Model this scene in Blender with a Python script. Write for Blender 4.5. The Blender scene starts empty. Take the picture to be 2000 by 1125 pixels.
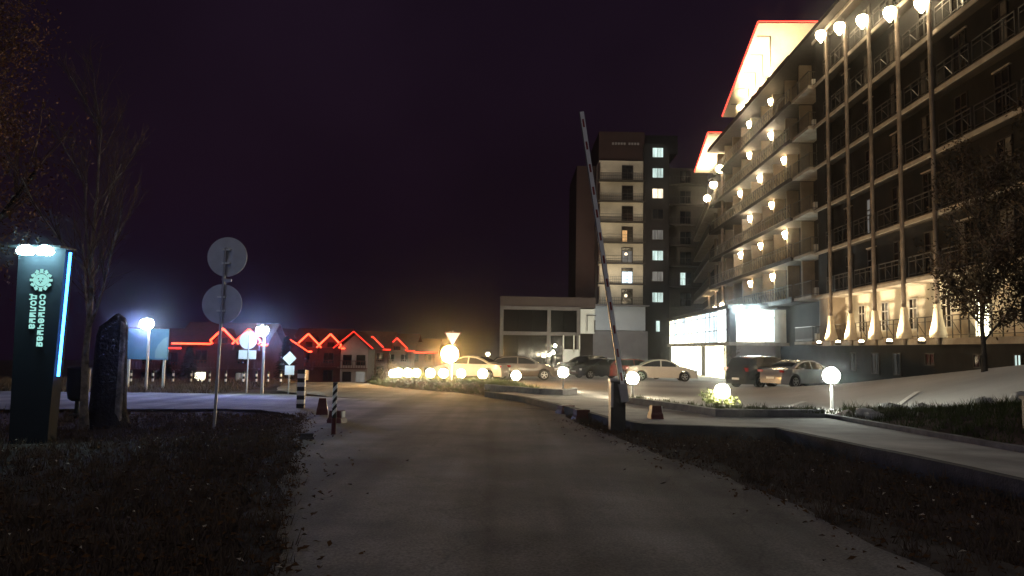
import bpy, math, random
import numpy as np
from mathutils import Vector, Matrix, Euler

sc = bpy.context.scene
COL = sc.collection
R = math.radians
rnd = random.Random(11)

# ------------------------------------------------------------------ camera
cam_d = bpy.data.cameras.new('camera')
cam = bpy.data.objects.new('camera', cam_d)
COL.objects.link(cam)
cam_d.sensor_width = 36.0
cam_d.lens = 26.1
cam_d.clip_start = 0.1
cam_d.clip_end = 3000
cam.matrix_world = (Matrix.Translation((0, 0, 1.45)) @ Matrix.Rotation(R(90 + 4.68), 4, 'X')
                    @ Matrix.Rotation(R(1.0), 4, 'Z'))
sc.camera = cam

# ------------------------------------------------------------------ night sky and added faint fill light
SUN_EL, SUN_AZ = 42.0, 186.0            # low light from behind the camera, a little to the left
w = bpy.data.worlds.new('World')
sc.world = w
w.use_nodes = True
nt = w.node_tree
bg = nt.nodes['Background']
sky = nt.nodes.new('ShaderNodeTexSky')
sky.sky_type = 'NISHITA'
sky.sun_disc = False
sky.sun_elevation = R(-4.0)
sky.sun_rotation = R(SUN_AZ)
mul = nt.nodes.new('ShaderNodeMixRGB')
mul.blend_type = 'ADD'
mul.inputs[0].default_value = 1.0
nt.links.new(sky.outputs[0], mul.inputs[1])
mul.inputs[2].default_value = (0.085, 0.036, 0.096, 1)
wtc = nt.nodes.new('ShaderNodeTexCoord')
wno = nt.nodes.new('ShaderNodeTexNoise')
wno.inputs['Scale'].default_value = 2.2
wno.inputs['Detail'].default_value = 5
nt.links.new(wtc.outputs['Generated'], wno.inputs['Vector'])
wmr = nt.nodes.new('ShaderNodeMapRange')
for wi, wv in enumerate((0.3, 0.7, 0.72, 1.3)):
    wmr.inputs[wi + 1].default_value = wv
nt.links.new(wno.outputs['Fac'], wmr.inputs[0])
wmx = nt.nodes.new('ShaderNodeMixRGB')
wmx.blend_type = 'MULTIPLY'
wmx.inputs[0].default_value = 1.0
nt.links.new(mul.outputs[0], wmx.inputs[1])
nt.links.new(wmr.outputs[0], wmx.inputs[2])
nt.links.new(wmx.outputs[0], bg.inputs[0])
bg.inputs[1].default_value = 0.085

sun_d = bpy.data.lights.new('fill_light', 'SUN')  # added fill in place of street light behind the camera
sun_d.energy = 0.28
sun_d.angle = R(60)
sun_d.color = (0.96, 0.96, 1.0)
sun = bpy.data.objects.new('fill_light', sun_d)
COL.objects.link(sun)
sdir = Vector((math.sin(R(SUN_AZ)) * math.cos(R(SUN_EL)), math.cos(R(SUN_AZ)) * math.cos(R(SUN_EL)), math.sin(R(SUN_EL))))
sun.rotation_euler = sdir.to_track_quat('Z', 'Y').to_euler()

sc.view_settings.view_transform = 'Standard'
sc.view_settings.look = 'None'
sc.view_settings.exposure = 0.0
sc.view_settings.gamma = 1.0
sc.cycles.use_denoising = True
sc.cycles.use_adaptive_sampling = True
sc.cycles.adaptive_threshold = 0.03
sc.cycles.max_bounces = 5
sc.cycles.diffuse_bounces = 3
sc.cycles.glossy_bounces = 3
sc.cycles.transmission_bounces = 4
sc.cycles.volume_bounces = 0
sc.cycles.sample_clamp_indirect = 4.0
sc.cycles.caustics_reflective = False
sc.cycles.caustics_refractive = False


# ------------------------------------------------------------------ materials
def mat(name, col, rough=0.7, metal=0.0, var=0.25, scale=6.0, bump=0.0, bscale=40.0, col2=None, spec=0.3,
        scale2=None, emit=None, estr=0.0, coords='Object', coat=0.0):
    m = bpy.data.materials.new(name)
    m.use_nodes = True
    n = m.node_tree
    p = n.nodes['Principled BSDF']
    p.inputs['Roughness'].default_value = rough
    p.inputs['Metallic'].default_value = metal
    p.inputs['Specular IOR Level'].default_value = spec
    if coat:
        p.inputs['Coat Weight'].default_value = coat
        p.inputs['Coat Roughness'].default_value = 0.03
    tc = n.nodes.new('ShaderNodeTexCoord')
    if var > 0 or col2:
        no = n.nodes.new('ShaderNodeTexNoise')
        no.inputs['Scale'].default_value = scale
        no.inputs['Detail'].default_value = 6
        no.inputs['Roughness'].default_value = 0.62
        n.links.new(tc.outputs[coords], no.inputs['Vector'])
        cr = n.nodes.new('ShaderNodeValToRGB')
        c2 = col2 if col2 else tuple(c * (1 - var) for c in col)
        c1 = col if col2 else tuple(min(1, c * (1 + var)) for c in col)
        cr.color_ramp.elements[0].position = 0.32
        cr.color_ramp.elements[1].position = 0.68
        cr.color_ramp.elements[0].color = (*c2, 1)
        cr.color_ramp.elements[1].color = (*c1, 1)
        n.links.new(no.outputs['Fac'], cr.inputs[0])
        out = cr.outputs[0]
        if scale2:
            no2 = n.nodes.new('ShaderNodeTexNoise')
            no2.inputs['Scale'].default_value = scale2
            no2.inputs['Detail'].default_value = 3
            n.links.new(tc.outputs[coords], no2.inputs['Vector'])
            mr = n.nodes.new('ShaderNodeMapRange')
            mr.inputs[1].default_value = 0.3
            mr.inputs[2].default_value = 0.7
            mr.inputs[3].default_value = 0.55
            mr.inputs[4].default_value = 1.3
            n.links.new(no2.outputs['Fac'], mr.inputs[0])
            mx = n.nodes.new('ShaderNodeMixRGB')
            mx.blend_type = 'MULTIPLY'
            mx.inputs[0].default_value = 1
            n.links.new(out, mx.inputs[1])
            n.links.new(mr.outputs[0], mx.inputs[2])
            out = mx.outputs[0]
        n.links.new(out, p.inputs['Base Color'])
    else:
        p.inputs['Base Color'].default_value = (*col, 1)
    if bump > 0:
        nb = n.nodes.new('ShaderNodeTexNoise')
        nb.inputs['Scale'].default_value = bscale
        nb.inputs['Detail'].default_value = 5
        n.links.new(tc.outputs[coords], nb.inputs['Vector'])
        b = n.nodes.new('ShaderNodeBump')
        b.inputs['Strength'].default_value = bump
        b.inputs['Distance'].default_value = 0.05
        n.links.new(nb.outputs['Fac'], b.inputs['Height'])
        n.links.new(b.outputs[0], p.inputs['Normal'])
    if emit:
        p.inputs['Emission Color'].default_value = (*emit, 1)
        p.inputs['Emission Strength'].default_value = estr
    return m


def lit(name, col, strength, var=0.0, scale=1.5):
    """a lamp, lit window or neon tube: gives off light"""
    m = bpy.data.materials.new(name)
    m.use_nodes = True
    n = m.node_tree
    for x in list(n.nodes):
        n.nodes.remove(x)
    o = n.nodes.new('ShaderNodeOutputMaterial')
    e = n.nodes.new('ShaderNodeEmission')
    e.inputs[0].default_value = (*col, 1)
    e.inputs[1].default_value = strength
    if var:
        tc = n.nodes.new('ShaderNodeTexCoord')
        mp = n.nodes.new('ShaderNodeMapping')
        mp.inputs['Scale'].default_value = (1, 1, 0.12)
        no = n.nodes.new('ShaderNodeTexNoise')
        no.inputs['Scale'].default_value = scale
        no.inputs['Detail'].default_value = 3
        mr = n.nodes.new('ShaderNodeMapRange')
        mr.inputs[1].default_value = 0.3
        mr.inputs[2].default_value = 0.7
        mr.inputs[3].default_value = strength * (1 - var)
        mr.inputs[4].default_value = strength * (1 + var)
        n.links.new(tc.outputs['Object'], mp.inputs[0])
        n.links.new(mp.outputs[0], no.inputs['Vector'])
        n.links.new(no.outputs['Fac'], mr.inputs[0])
        n.links.new(mr.outputs[0], e.inputs[1])
    n.links.new(e.outputs[0], o.inputs[0])
    return m


M = dict(
    shoulder=mat('dusty_shoulder', (0.15, 0.125, 0.105), 1.0, scale=1.6, scale2=0.5, bump=0.5, bscale=40, col2=(0.06, 0.048, 0.04), spec=0.05),
    lot=mat('lot_asphalt', (0.46, 0.44, 0.42), 0.85, scale=0.5, scale2=0.12, bump=0.12, bscale=60, col2=(0.38, 0.36, 0.34)),
    lane=mat('lane_asphalt', (0.44, 0.42, 0.39), 0.9, scale=1.0, scale2=0.25, bump=0.2, bscale=55, col2=(0.28, 0.265, 0.245)),
    soil=mat('autumn_turf', (0.115, 0.08, 0.068), 1.0, scale=2.6, scale2=0.4, bump=0.9, bscale=30, col2=(0.055, 0.04, 0.035), spec=0.05),
    grass=mat('grass_blade', (0.14, 0.098, 0.068), 0.9, scale=0.9, col2=(0.06, 0.042, 0.032), spec=0.1),
    grass2=mat('grass_blade_green', (0.075, 0.09, 0.032), 0.9, scale=0.9, col2=(0.04, 0.045, 0.018), spec=0.1),
    leaf=mat('fallen_leaf', (0.13, 0.065, 0.025), 0.85, scale=3, col2=(0.06, 0.03, 0.014), spec=0.1),
    paleleaf=mat('pale_dry_leaf', (0.50, 0.42, 0.32), 0.8, var=0.2, spec=0.1),
    kerb=mat('kerb_concrete', (0.16, 0.155, 0.165), 0.9, scale=4, col2=(0.08, 0.078, 0.085), bump=0.4, bscale=50),
    wallstone=mat('dark_retaining_concrete', (0.09, 0.085, 0.085), 0.95, scale=3, col2=(0.045, 0.042, 0.045), bump=0.4, bscale=30),
    paint=mat('road_paint', (0.82, 0.80, 0.77), 0.8, scale=9, col2=(0.62, 0.60, 0.57)),
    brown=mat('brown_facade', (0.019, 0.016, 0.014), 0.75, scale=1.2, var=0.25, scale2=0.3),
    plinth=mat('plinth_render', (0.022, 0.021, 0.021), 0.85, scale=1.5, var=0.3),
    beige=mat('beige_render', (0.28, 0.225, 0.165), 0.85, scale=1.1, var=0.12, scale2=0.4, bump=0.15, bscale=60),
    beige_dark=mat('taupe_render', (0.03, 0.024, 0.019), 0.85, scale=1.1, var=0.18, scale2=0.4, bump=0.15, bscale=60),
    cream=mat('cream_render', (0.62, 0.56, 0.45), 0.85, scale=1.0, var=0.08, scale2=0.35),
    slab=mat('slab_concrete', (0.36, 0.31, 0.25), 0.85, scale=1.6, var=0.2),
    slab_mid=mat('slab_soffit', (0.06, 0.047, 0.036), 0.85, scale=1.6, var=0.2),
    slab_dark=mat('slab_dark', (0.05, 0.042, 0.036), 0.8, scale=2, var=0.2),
    rail=mat('railing_steel', (0.13, 0.115, 0.095), 0.4, metal=0.6, var=0.1),
    rail_dark=mat('railing_dark_steel', (0.10, 0.09, 0.08), 0.5, metal=0.5, var=0.1),
    column=mat('column_steel', (0.21, 0.165, 0.13), 0.55, metal=0.0, scale=2, var=0.2, scale2=0.5),
    uplight_flare_pale=mat('uplight_flare_cream', (0.62, 0.52, 0.38), 0.7, var=0.1),  # light cone at the column foot, put into a pale colour
    frame=mat('window_frame_white', (0.65, 0.62, 0.56), 0.5, var=0.06),
    frame_dark=mat('window_frame_brown', (0.045, 0.036, 0.03), 0.5, var=0.1),
    glass=mat('dark_glass', (0.012, 0.013, 0.016), 0.08, var=0.0, spec=0.6),
    glass_brown=mat('dark_curtained_glass', (0.02, 0.016, 0.012), 0.12, var=0.3, scale=2, spec=0.5),
    curtain=mat('drawn_curtain_glass', (0.13, 0.115, 0.095), 0.35, scale=5, var=0.4, spec=0.4),
    ac=mat('ac_casing', (0.72, 0.68, 0.6), 0.5, var=0.05),
    roofing=mat('roof_sheet', (0.07, 0.06, 0.055), 0.6, var=0.2, scale=2),
    soffit=mat('soffit_boards', (0.78, 0.68, 0.50), 0.7, var=0.06, scale=2),
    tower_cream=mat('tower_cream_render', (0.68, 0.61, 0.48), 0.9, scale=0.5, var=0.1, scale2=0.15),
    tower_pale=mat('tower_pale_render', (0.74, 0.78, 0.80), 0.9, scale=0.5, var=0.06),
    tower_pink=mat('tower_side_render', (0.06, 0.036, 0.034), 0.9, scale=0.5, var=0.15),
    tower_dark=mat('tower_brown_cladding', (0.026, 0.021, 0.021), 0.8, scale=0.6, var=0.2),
    tower_dim=mat('tower_dimmed_render', (0.075, 0.064, 0.055), 0.9, scale=0.6, var=0.2),  # right block's weaker light put into a darker wall colour
    greywall=mat('grey_render', (0.34, 0.32, 0.32), 0.9, scale=0.5, var=0.15),
    concrete_frame=mat('concrete_frame', (0.16, 0.15, 0.16), 0.85, scale=0.8, var=0.15),
    parapet=mat('parapet_sheet', (0.085, 0.066, 0.068), 0.7, scale=0.8, var=0.12),
    white=mat('white_paint', (0.78, 0.77, 0.75), 0.5, var=0.05),
    boomwhite=mat('boom_white', (0.75, 0.73, 0.73), 0.45, var=0.08, scale=3),
    boomred=mat('boom_red_sheet', (0.22, 0.035, 0.03), 0.5, var=0.1),
    cabinet=mat('cabinet_paint', (0.035, 0.033, 0.036), 0.55, var=0.15, scale=4),
    metal=mat('galvanised', (0.42, 0.41, 0.42), 0.5, metal=0.5, var=0.12, scale=9),
    signback=mat('sign_back_zinc', (0.52, 0.52, 0.55), 0.55, metal=0.2, var=0.12, scale=3),
    signface=mat('sign_face', (0.82, 0.84, 0.86), 0.4, var=0.03),
    black=mat('black_paint', (0.015, 0.015, 0.016), 0.5, var=0.1),
    redplastic=mat('red_plastic', (0.085, 0.016, 0.017), 0.5, var=0.15, scale=4),
    bluefade=mat('board_blue', (0.035, 0.09, 0.16), 0.55, scale=0.7, var=0.25),
    boardpale=mat('board_pale', (0.10, 0.15, 0.19), 0.55, scale=0.7, var=0.1),
    stele=mat('stele_panel', (0.02, 0.022, 0.028), 0.75, var=0.1, scale=3, spec=0.12),
    bark=mat('dark_bark', (0.035, 0.026, 0.022), 0.95, scale=7, col2=(0.015, 0.012, 0.01), bump=1.0, bscale=18),
    birch=mat('birch_bark', (0.36, 0.30, 0.26), 0.9, scale=5, col2=(0.06, 0.05, 0.045), bump=0.5, bscale=15),
    twig=mat('twig', (0.13, 0.088, 0.07), 0.9, var=0.3),
    leafbrown=mat('autumn_leaf', (0.26, 0.15, 0.075), 0.85, scale=0.7, col2=(0.12, 0.07, 0.04), spec=0.1),
    leafdark=mat('dull_leaf', (0.085, 0.055, 0.032), 0.85, scale=0.9, col2=(0.035, 0.026, 0.016), spec=0.1),
    leafgreen=mat('shrub_leaf', (0.10, 0.12, 0.04), 0.8, scale=2, col2=(0.05, 0.065, 0.022), spec=0.15),
    conifer=mat('conifer_needle', (0.02, 0.026, 0.014), 0.95, scale=3, var=0.4, spec=0.05),
    rock=mat('pale_rock', (0.48, 0.46, 0.43), 0.9, scale=3, col2=(0.24, 0.23, 0.22), bump=0.7, bscale=12),
    house=mat('chalet_timber_red_glow', (0.13, 0.045, 0.038), 0.85, scale=1.5, var=0.25),  # red glow of the LED strips put into the wall colour
    house_pale=mat('chalet_render', (0.45, 0.40, 0.36), 0.85, scale=1, var=0.12),
    houseroof=mat('chalet_tile_red_glow', (0.12, 0.04, 0.036), 0.8, scale=2, var=0.25),  # roof colour carries the red light of the strips too
    tyre=mat('tyre', (0.018, 0.018, 0.019), 0.85, var=0.1),
    rim=mat('alloy', (0.50, 0.50, 0.50), 0.35, metal=0.8, var=0.05),
    carglass=mat('car_glass', (0.008, 0.009, 0.011), 0.1, var=0, spec=0.3),
    lampclear=mat('headlamp_lens', (0.55, 0.56, 0.58), 0.12, var=0, spec=0.6),
    lampred=mat('tail_lamp_lens', (0.30, 0.012, 0.012), 0.15, var=0, spec=0.6),
    plate=mat('number_plate', (0.7, 0.7, 0.7), 0.5, var=0.03),
)


def road_material():
    m = mat('road_asphalt', (0.33, 0.30, 0.265), 0.93, scale=0.7, scale2=0.22, bump=0.35, bscale=85, col2=(0.17, 0.156, 0.14), spec=0.12)
    n = m.node_tree
    p = n.nodes['Principled BSDF']
    base = p.inputs['Base Color'].links[0].from_socket
    tc = n.nodes.new('ShaderNodeTexCoord')

    def node(t, **kw):
        x = n.nodes.new(t)
        for k, v in kw.items():
            x.inputs[k].default_value = v
        return x

    def times(a, b):
        x = n.nodes.new('ShaderNodeMixRGB')
        x.blend_type = 'MULTIPLY'
        x.inputs[0].default_value = 1
        n.links.new(a, x.inputs[1])
        n.links.new(b, x.inputs[2])
        return x.outputs[0]

    def ramp(src, a, b, va, vb):
        r = n.nodes.new('ShaderNodeMapRange')
        for i, v in enumerate((a, b, va, vb)):
            r.inputs[i + 1].default_value = v
        n.links.new(src, r.inputs[0])
        return r.outputs[0]

    # warped coordinates for cracks
    wn = node('ShaderNodeTexNoise', Scale=1.3, Detail=4.0)
    n.links.new(tc.outputs['Object'], wn.inputs['Vector'])
    ad = n.nodes.new('ShaderNodeMixRGB')
    ad.blend_type = 'ADD'
    ad.inputs[0].default_value = 0.9
    n.links.new(tc.outputs['Object'], ad.inputs[1])
    n.links.new(wn.outputs['Color'], ad.inputs[2])
    vo = n.nodes.new('ShaderNodeTexVoronoi')
    vo.feature = 'DISTANCE_TO_EDGE'
    vo.inputs['Scale'].default_value = 0.33
    n.links.new(ad.outputs[0], vo.inputs['Vector'])
    crack = ramp(vo.outputs['Distance'], 0.0, 0.008, 0.78, 1.0)
    # grit
    gn = node('ShaderNodeTexNoise', Scale=48.0, Detail=2.0)
    n.links.new(tc.outputs['Object'], gn.inputs['Vector'])
    grit = ramp(gn.outputs['Fac'], 0.3, 0.7, 0.72, 1.28)
    # tyre tracks run along the road
    sx = n.nodes.new('ShaderNodeMapping')
    sx.inputs['Scale'].default_value = (1.25, 0.06, 1)
    sx.inputs['Rotation'].default_value = (0, 0, R(-6))
    n.links.new(tc.outputs['Object'], sx.inputs[0])
    tn = node('ShaderNodeTexNoise', Scale=1.0, Detail=3.0)
    n.links.new(sx.outputs[0], tn.inputs['Vector'])
    track = ramp(tn.outputs['Fac'], 0.36, 0.62, 0.62, 1.12)
    out = times(times(times(base, crack), grit), track)
    n.links.new(out, p.inputs['Base Color'])
    return m


M['road'] = road_material()
E_GLOBE = lit('globe_glow', (1.0, 0.84, 0.52), 115)
E_GLOBES = [lit('globe_glow_a', (1.0, 0.84, 0.52), 120), lit('globe_glow_b', (1.0, 0.80, 0.44), 75), lit('globe_glow_c', (1.0, 0.90, 0.66), 160)]
E_GLOBE_HI = lit('globe_glow_strong', (1.0, 0.88, 0.62), 190)
E_GLOBE_COOL = lit('globe_glow_white', (0.92, 1.0, 0.90), 180)
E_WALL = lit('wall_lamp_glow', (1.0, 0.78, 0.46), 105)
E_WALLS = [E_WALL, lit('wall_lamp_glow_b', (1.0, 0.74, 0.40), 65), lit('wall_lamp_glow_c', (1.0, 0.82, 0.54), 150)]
E_COL = lit('column_lamp_glow', (1.0, 0.80, 0.48), 48)
E_RED = lit('red_led', (1.0, 0.05, 0.018), 9.0)
E_ROOFLED = lit('roof_led', (1.0, 0.06, 0.035), 6.0)
E_REDDIM = lit('red_led_dim', (1.0, 0.03, 0.015), 3.5)
E_BLUE = lit('blue_neon', (0.035, 0.27, 1.0), 15.0)
E_LED = lit('led_white', (0.66, 0.93, 1.0), 160)
E_STELE = lit('stele_flood_glow', (0.45, 0.92, 1.0), 80)
E_SODIUM = lit('sodium_glow', (1.0, 0.50, 0.12), 520)
E_TEXT = lit('backlit_letter', (0.42, 0.92, 0.85), 0.85)
E_WINW = lit('lit_window_warm', (1.0, 0.84, 0.60), 1.6, 0.5, 2.5)
E_WINC = lit('lit_window_cool', (0.74, 0.95, 0.88), 0.9, 0.5, 2.0)
E_WINDIM = lit('lit_window_dim', (0.75, 0.70, 0.62), 0.22, 0.5, 2.0)
E_CELLAR = lit('lit_cellar_window', (0.75, 0.72, 0.65), 0.05, 0.9, 3.0)
E_PAV = lit('lit_hall_warm', (1.0, 0.93, 0.66), 4.5, 0.55, 1.3)
E_PAVC = lit('lit_hall_cool', (0.74, 0.92, 1.0), 2.2, 0.7, 1.6)
E_PAVHOT = lit('lit_hall_bright', (0.95, 1.0, 0.97), 9.0, 0.4, 0.8)
E_PAVLOW = lit('lit_entrance_warm', (1.0, 0.95, 0.66), 8.0, 0.5, 1.4)
E_ORANGE = lit('lit_window_orange', (1.0, 0.55, 0.22), 0.75, 0.4, 2)


# ------------------------------------------------------------------ mesh builder
class MB:
    def __init__(s):
        s.v = []
        s.f = []

    def add(s, vs, fs):
        b = len(s.v)
        s.v.extend([tuple(q) for q in vs])
        s.f.extend([tuple(i + b for i in q) for q in fs])
        return s

    def box(s, c, d, rz=0.0, M4=None):
        x, y, z = d[0] / 2, d[1] / 2, d[2] / 2
        vs = [Vector((sx * x, sy * y, sz * z)) for sz in (-1, 1) for sy in (-1, 1) for sx in (-1, 1)]
        T = M4 if M4 is not None else Matrix.Rotation(rz, 4, 'Z')
        c = Vector(c)
        vs = [(T @ q) + c for q in vs]
        return s.add(vs, [(0, 2, 3, 1), (4, 5, 7, 6), (0, 1, 5, 4), (2, 6, 7, 3), (0, 4, 6, 2), (1, 3, 7, 5)])

    def hexa(s, p):
        """8 points: bottom quad ccw then top quad ccw"""
        return s.add(p, [(3, 2, 1, 0), (4, 5, 6, 7), (0, 1, 5, 4), (1, 2, 6, 5), (2, 3, 7, 6), (3, 0, 4, 7)])

    def tube(s, p0, p1, r0, r1=None, n=8, caps=True):
        r1 = r0 if r1 is None else r1
        p0, p1 = Vector(p0), Vector(p1)
        d = (p1 - p0)
        if d.length < 1e-6:
            return s
        q = d.to_track_quat('Z', 'Y')
        vs = []
        for p, r in ((p0, r0), (p1, r1)):
            for k in range(n):
                a = 2 * math.pi * k / n
                vs.append(p + q @ Vector((r * math.cos(a), r * math.sin(a), 0)))
        fs = [(k, (k + 1) % n, n + (k + 1) % n, n + k) for k in range(n)]
        if caps:
            fs += [tuple(range(n - 1, -1, -1)), tuple(range(n, 2 * n))]
        return s.add(vs, fs)

    def lathe(s, prof, c=(0, 0, 0), n=20, axis=None, caps=True):
        """prof: list of (r, z)"""
        c = Vector(c)
        q = axis.to_track_quat('Z', 'Y') if axis is not None else None
        vs = []
        for r, z in prof:
            for k in range(n):
                a = 2 * math.pi * k / n
                p = Vector((r * math.cos(a), r * math.sin(a), z))
                vs.append(c + (q @ p if q else p))
        fs = []
        for i in range(len(prof) - 1):
            for k in range(n):
                k2 = (k + 1) % n
                fs.append((i * n + k, i * n + k2, (i + 1) * n + k2, (i + 1) * n + k))
        if caps:
            fs.append(tuple(range(n - 1, -1, -1)))
            m = (len(prof) - 1) * n
            fs.append(tuple(range(m, m + n)))
        return s.add(vs, fs)

    def ball(s, c, r, n=20, m=12, sz=1.0):
        return s.lathe([(max(1e-4, r * math.sin(math.pi * i / m)), -r * sz * math.cos(math.pi * i / m)) for i in range(m + 1)], c, n)

    def prism(s, poly, off):
        """poly: list of 3-D points (planar), off: extrusion vector"""
        n = len(poly)
        off = Vector(off)
        vs = [Vector(p) for p in poly] + [Vector(p) + off for p in poly]
        fs = [tuple(range(n - 1, -1, -1)), tuple(range(n, 2 * n))]
        fs += [(i, (i + 1) % n, n + (i + 1) % n, n + i) for i in range(n)]
        return s.add(vs, fs)

    def build(s, name, m, parent=None, smooth=False, ang=40):
        me = bpy.data.meshes.new(name)
        o = Vector(worldloc(parent)) if parent else Vector((0, 0, 0))
        me.from_pydata([(a[0] - o.x, a[1] - o.y, a[2] - o.z) for a in s.v], [], s.f)
        me.validate()
        # consistent outward normals
        import bmesh
        if len(s.f) < 60000:
            bm = bmesh.new()
            bm.from_mesh(me)
            bmesh.ops.recalc_face_normals(bm, faces=bm.faces)
            bm.to_mesh(me)
            bm.free()
        if smooth:
            me.polygons.foreach_set('use_smooth', [True] * len(me.polygons))
            me.set_sharp_from_angle(angle=R(ang))
        me.materials.append(m)
        ob = bpy.data.objects.new(name, me)
        COL.objects.link(ob)
        if parent:
            ob.parent = parent
        return ob


def worldloc(o):
    l = Vector((0, 0, 0))
    while o is not None:
        l += o.location
        o = o.parent
    return l


def tag(o, label=None, cat=None, group=None, kind=None):
    if label:
        o['label'] = label
    if cat:
        o['category'] = cat
    if group:
        o['group'] = group
    if kind:
        o['kind'] = kind
    return o


def empty(name, loc, label=None, cat=None, group=None):
    o = bpy.data.objects.new(name, None)
    COL.objects.link(o)
    o.location = loc
    o.empty_display_size = 0.2
    return tag(o, label, cat, group)


def copy_tree(o, parent=None):
    c = o.copy()
    COL.objects.link(c)
    c.parent = parent
    for ch in list(o.children):
        copy_tree(ch, c)
    return c


def lamp(kind, loc, energy, color, size=0.05, aim=None, spot=None, blend=0.6):
    d = bpy.data.lights.new(kind.lower() + '_lamp_light', kind)
    d.energy = energy
    d.color = color
    if kind == 'AREA':
        d.size = size
    else:
        d.shadow_soft_size = size
    if kind == 'SPOT':
        d.spot_size = R(spot)
        d.spot_blend = blend
    o = bpy.data.objects.new(kind.lower() + '_lamp_light', d)
    COL.objects.link(o)
    o.location = loc
    if aim is not None:
        o.rotation_euler = (Vector(loc) - Vector(aim)).to_track_quat('Z', 'Y').to_euler()
    return o


# ------------------------------------------------------------------ terrain
def sm(a, b, x):
    t = min(1.0, max(0.0, (x - a) / (b - a)))
    return t * t * (3 - 2 * t)


def H(x, y):
    z = -0.013 * y
    if y < 40 and x > 10.5:                                     # the lot climbs towards the right
        z += min(1.15, (x - 10.5) / 5.2) * (40 - y) * 0.082 * (1 - sm(16.4, 17.2, x))
    if y > 36:                                                  # hollow with the chalets, lower than the road
        z -= 3.4 * sm(38, 74, y) * (1 - sm(-16 + 0.02 * y, -6, x))
    return z


def sheet(name, la, lb, off, m, nseg=10, sub=6, kind='structure', rag=0.0):
    """strip draped on the ground between two polylines"""
    def res(pl, n):
        pl = [Vector(p) for p in pl]
        L = [0]
        for a, b in zip(pl, pl[1:]):
            L.append(L[-1] + (b - a).length)
        out = []
        for i in range(n + 1):
            t = L[-1] * i / n
            k = max(j for j in range(len(L)) if L[j] <= t + 1e-9)
            k = min(k, len(pl) - 2)
            u = (t - L[k]) / max(1e-9, L[k + 1] - L[k])
            out.append(pl[k].lerp(pl[k + 1], u))
        return out
    A, B = res(la, nseg), res(lb, nseg)
    mb = MB()
    vs, fs = [], []
    for i in range(nseg + 1):
        for j in range(sub + 1):
            p = A[i].lerp(B[i], j / sub)
            if rag and j in (0, sub):
                e = (B[i] - A[i]).normalized()
                q = rag * (0.55 * math.sin(i * 0.21 + j) + 0.35 * math.sin(i * 0.53 + 2 * j) + 0.2 * math.sin(i * 1.31 + j))
                p = p + e * q
            vs.append((p.x, p.y, H(p.x, p.y) + off))
    for i in range(nseg):
        for j in range(sub):
            a = i * (sub + 1) + j
            fs.append((a, a + 1, a + sub + 2, a + sub + 1))
    mb.add(vs, fs)
    o = mb.build(name, m, None, True)
    tag(o, kind=kind)
    return o


def wall_strip(name, pl, z0, z1, th, m, parent=None):
    """low kerb or wall that follows a polyline"""
    mb = MB()
    pts = []
    for a, b in zip(pl, pl[1:]):
        a, b = Vector(a), Vector(b)
        n = max(1, int((b - a).length / 0.5))
        for i in range(n):
            pts.append(a.lerp(b, i / n))
    pts.append(Vector(pl[-1]))
    N = len(pts)
    vs, fs = [], []
    for i, p in enumerate(pts):
        t = (pts[min(N - 1, i + 1)] - pts[max(0, i - 1)]).normalized()
        nn = Vector((-t.y, t.x))
        g = H(p.x, p.y)
        jz = rnd.uniform(-0.006, 0.006)
        a, b = p + nn * th / 2, p - nn * th / 2
        vs += [(a.x, a.y, g + z0), (b.x, b.y, g + z0), (b.x, b.y, g + z1 + jz - 0.0), (a.x, a.y, g + z1 + jz)]
    for i in range(N - 1):
        a, b = i * 4, i * 4 + 4
        for k in range(4):
            fs.append((a + k, a + (k + 1) % 4, b + (k + 1) % 4, b + k))
    fs += [(3, 2, 1, 0), tuple((N - 1) * 4 + k for k in range(4))]
    mb.add(vs, fs)
    return mb.build(name, m, parent, False)


# ground: one sheet to the horizon, fine near the camera
def ground():
    xs = sorted(set([round(x, 2) for x in np.concatenate([np.linspace(-240, -60, 7), np.linspace(-60, -20, 14), np.linspace(-20, 20, 68),
                                                          np.linspace(20, 60, 12), np.linspace(60, 240, 7)])]))
    ys = sorted(set([round(y, 2) for y in np.concatenate([np.linspace(-60, -10, 6), np.linspace(-10, 45, 80), np.linspace(45, 120, 30),
                                                          np.linspace(120, 400, 9)])]))
    r = random.Random(5)
    vs, fs = [], []
    for y in ys:
        for x in xs:
            z = H(x, y) - 0.06
            if abs(x) < 20 and 0 < y < 45:
                z += r.uniform(-0.025, 0.02)
            vs.append((x, y, z))
    nx = len(xs)
    for j in range(len(ys) - 1):
        for i in range(nx - 1):
            a = j * nx + i
            fs.append((a, a + 1, a + nx + 1, a + nx))
    mb = MB()
    mb.add(vs, fs)
    tag(mb.build('ground', M['soil'], None, True), kind='structure')


ground()

ROAD_L = [(-1.2, -6), (-1.3, 2), (-1.58, 5.0), (-2.12, 7.0), (-3.0, 10.4), (-3.85, 13.6), (-4.9, 17.5), (-6.2, 19.8), (-7.9, 19.5), (-9.7, 18.9), (-14, 18.2), (-26, 17)]
ROAD_R = [(3.2, -6), (3.1, 2), (3.06, 6.0), (2.96, 7.2), (2.74, 9.46), (2.41, 11.6), (2.01, 14.4), (1.6, 17.4), (1.35, 21.5), (0.57, 24.4), (-0.68, 27.5), (-2.53, 31.8)]
sheet('road_shoulder', [(a - 0.35, b) for a, b in ROAD_L[:7]], [(a + 0.6, b) for a, b in ROAD_L[:7]], -0.012, M['shoulder'], 130, 6, rag=0.18)
sheet('road_shoulder', [(a - 0.6, b) for a, b in ROAD_R[:8]], [(a + 0.55, b) for a, b in ROAD_R[:8]], -0.012, M['shoulder'], 130, 6, rag=0.22)
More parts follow.
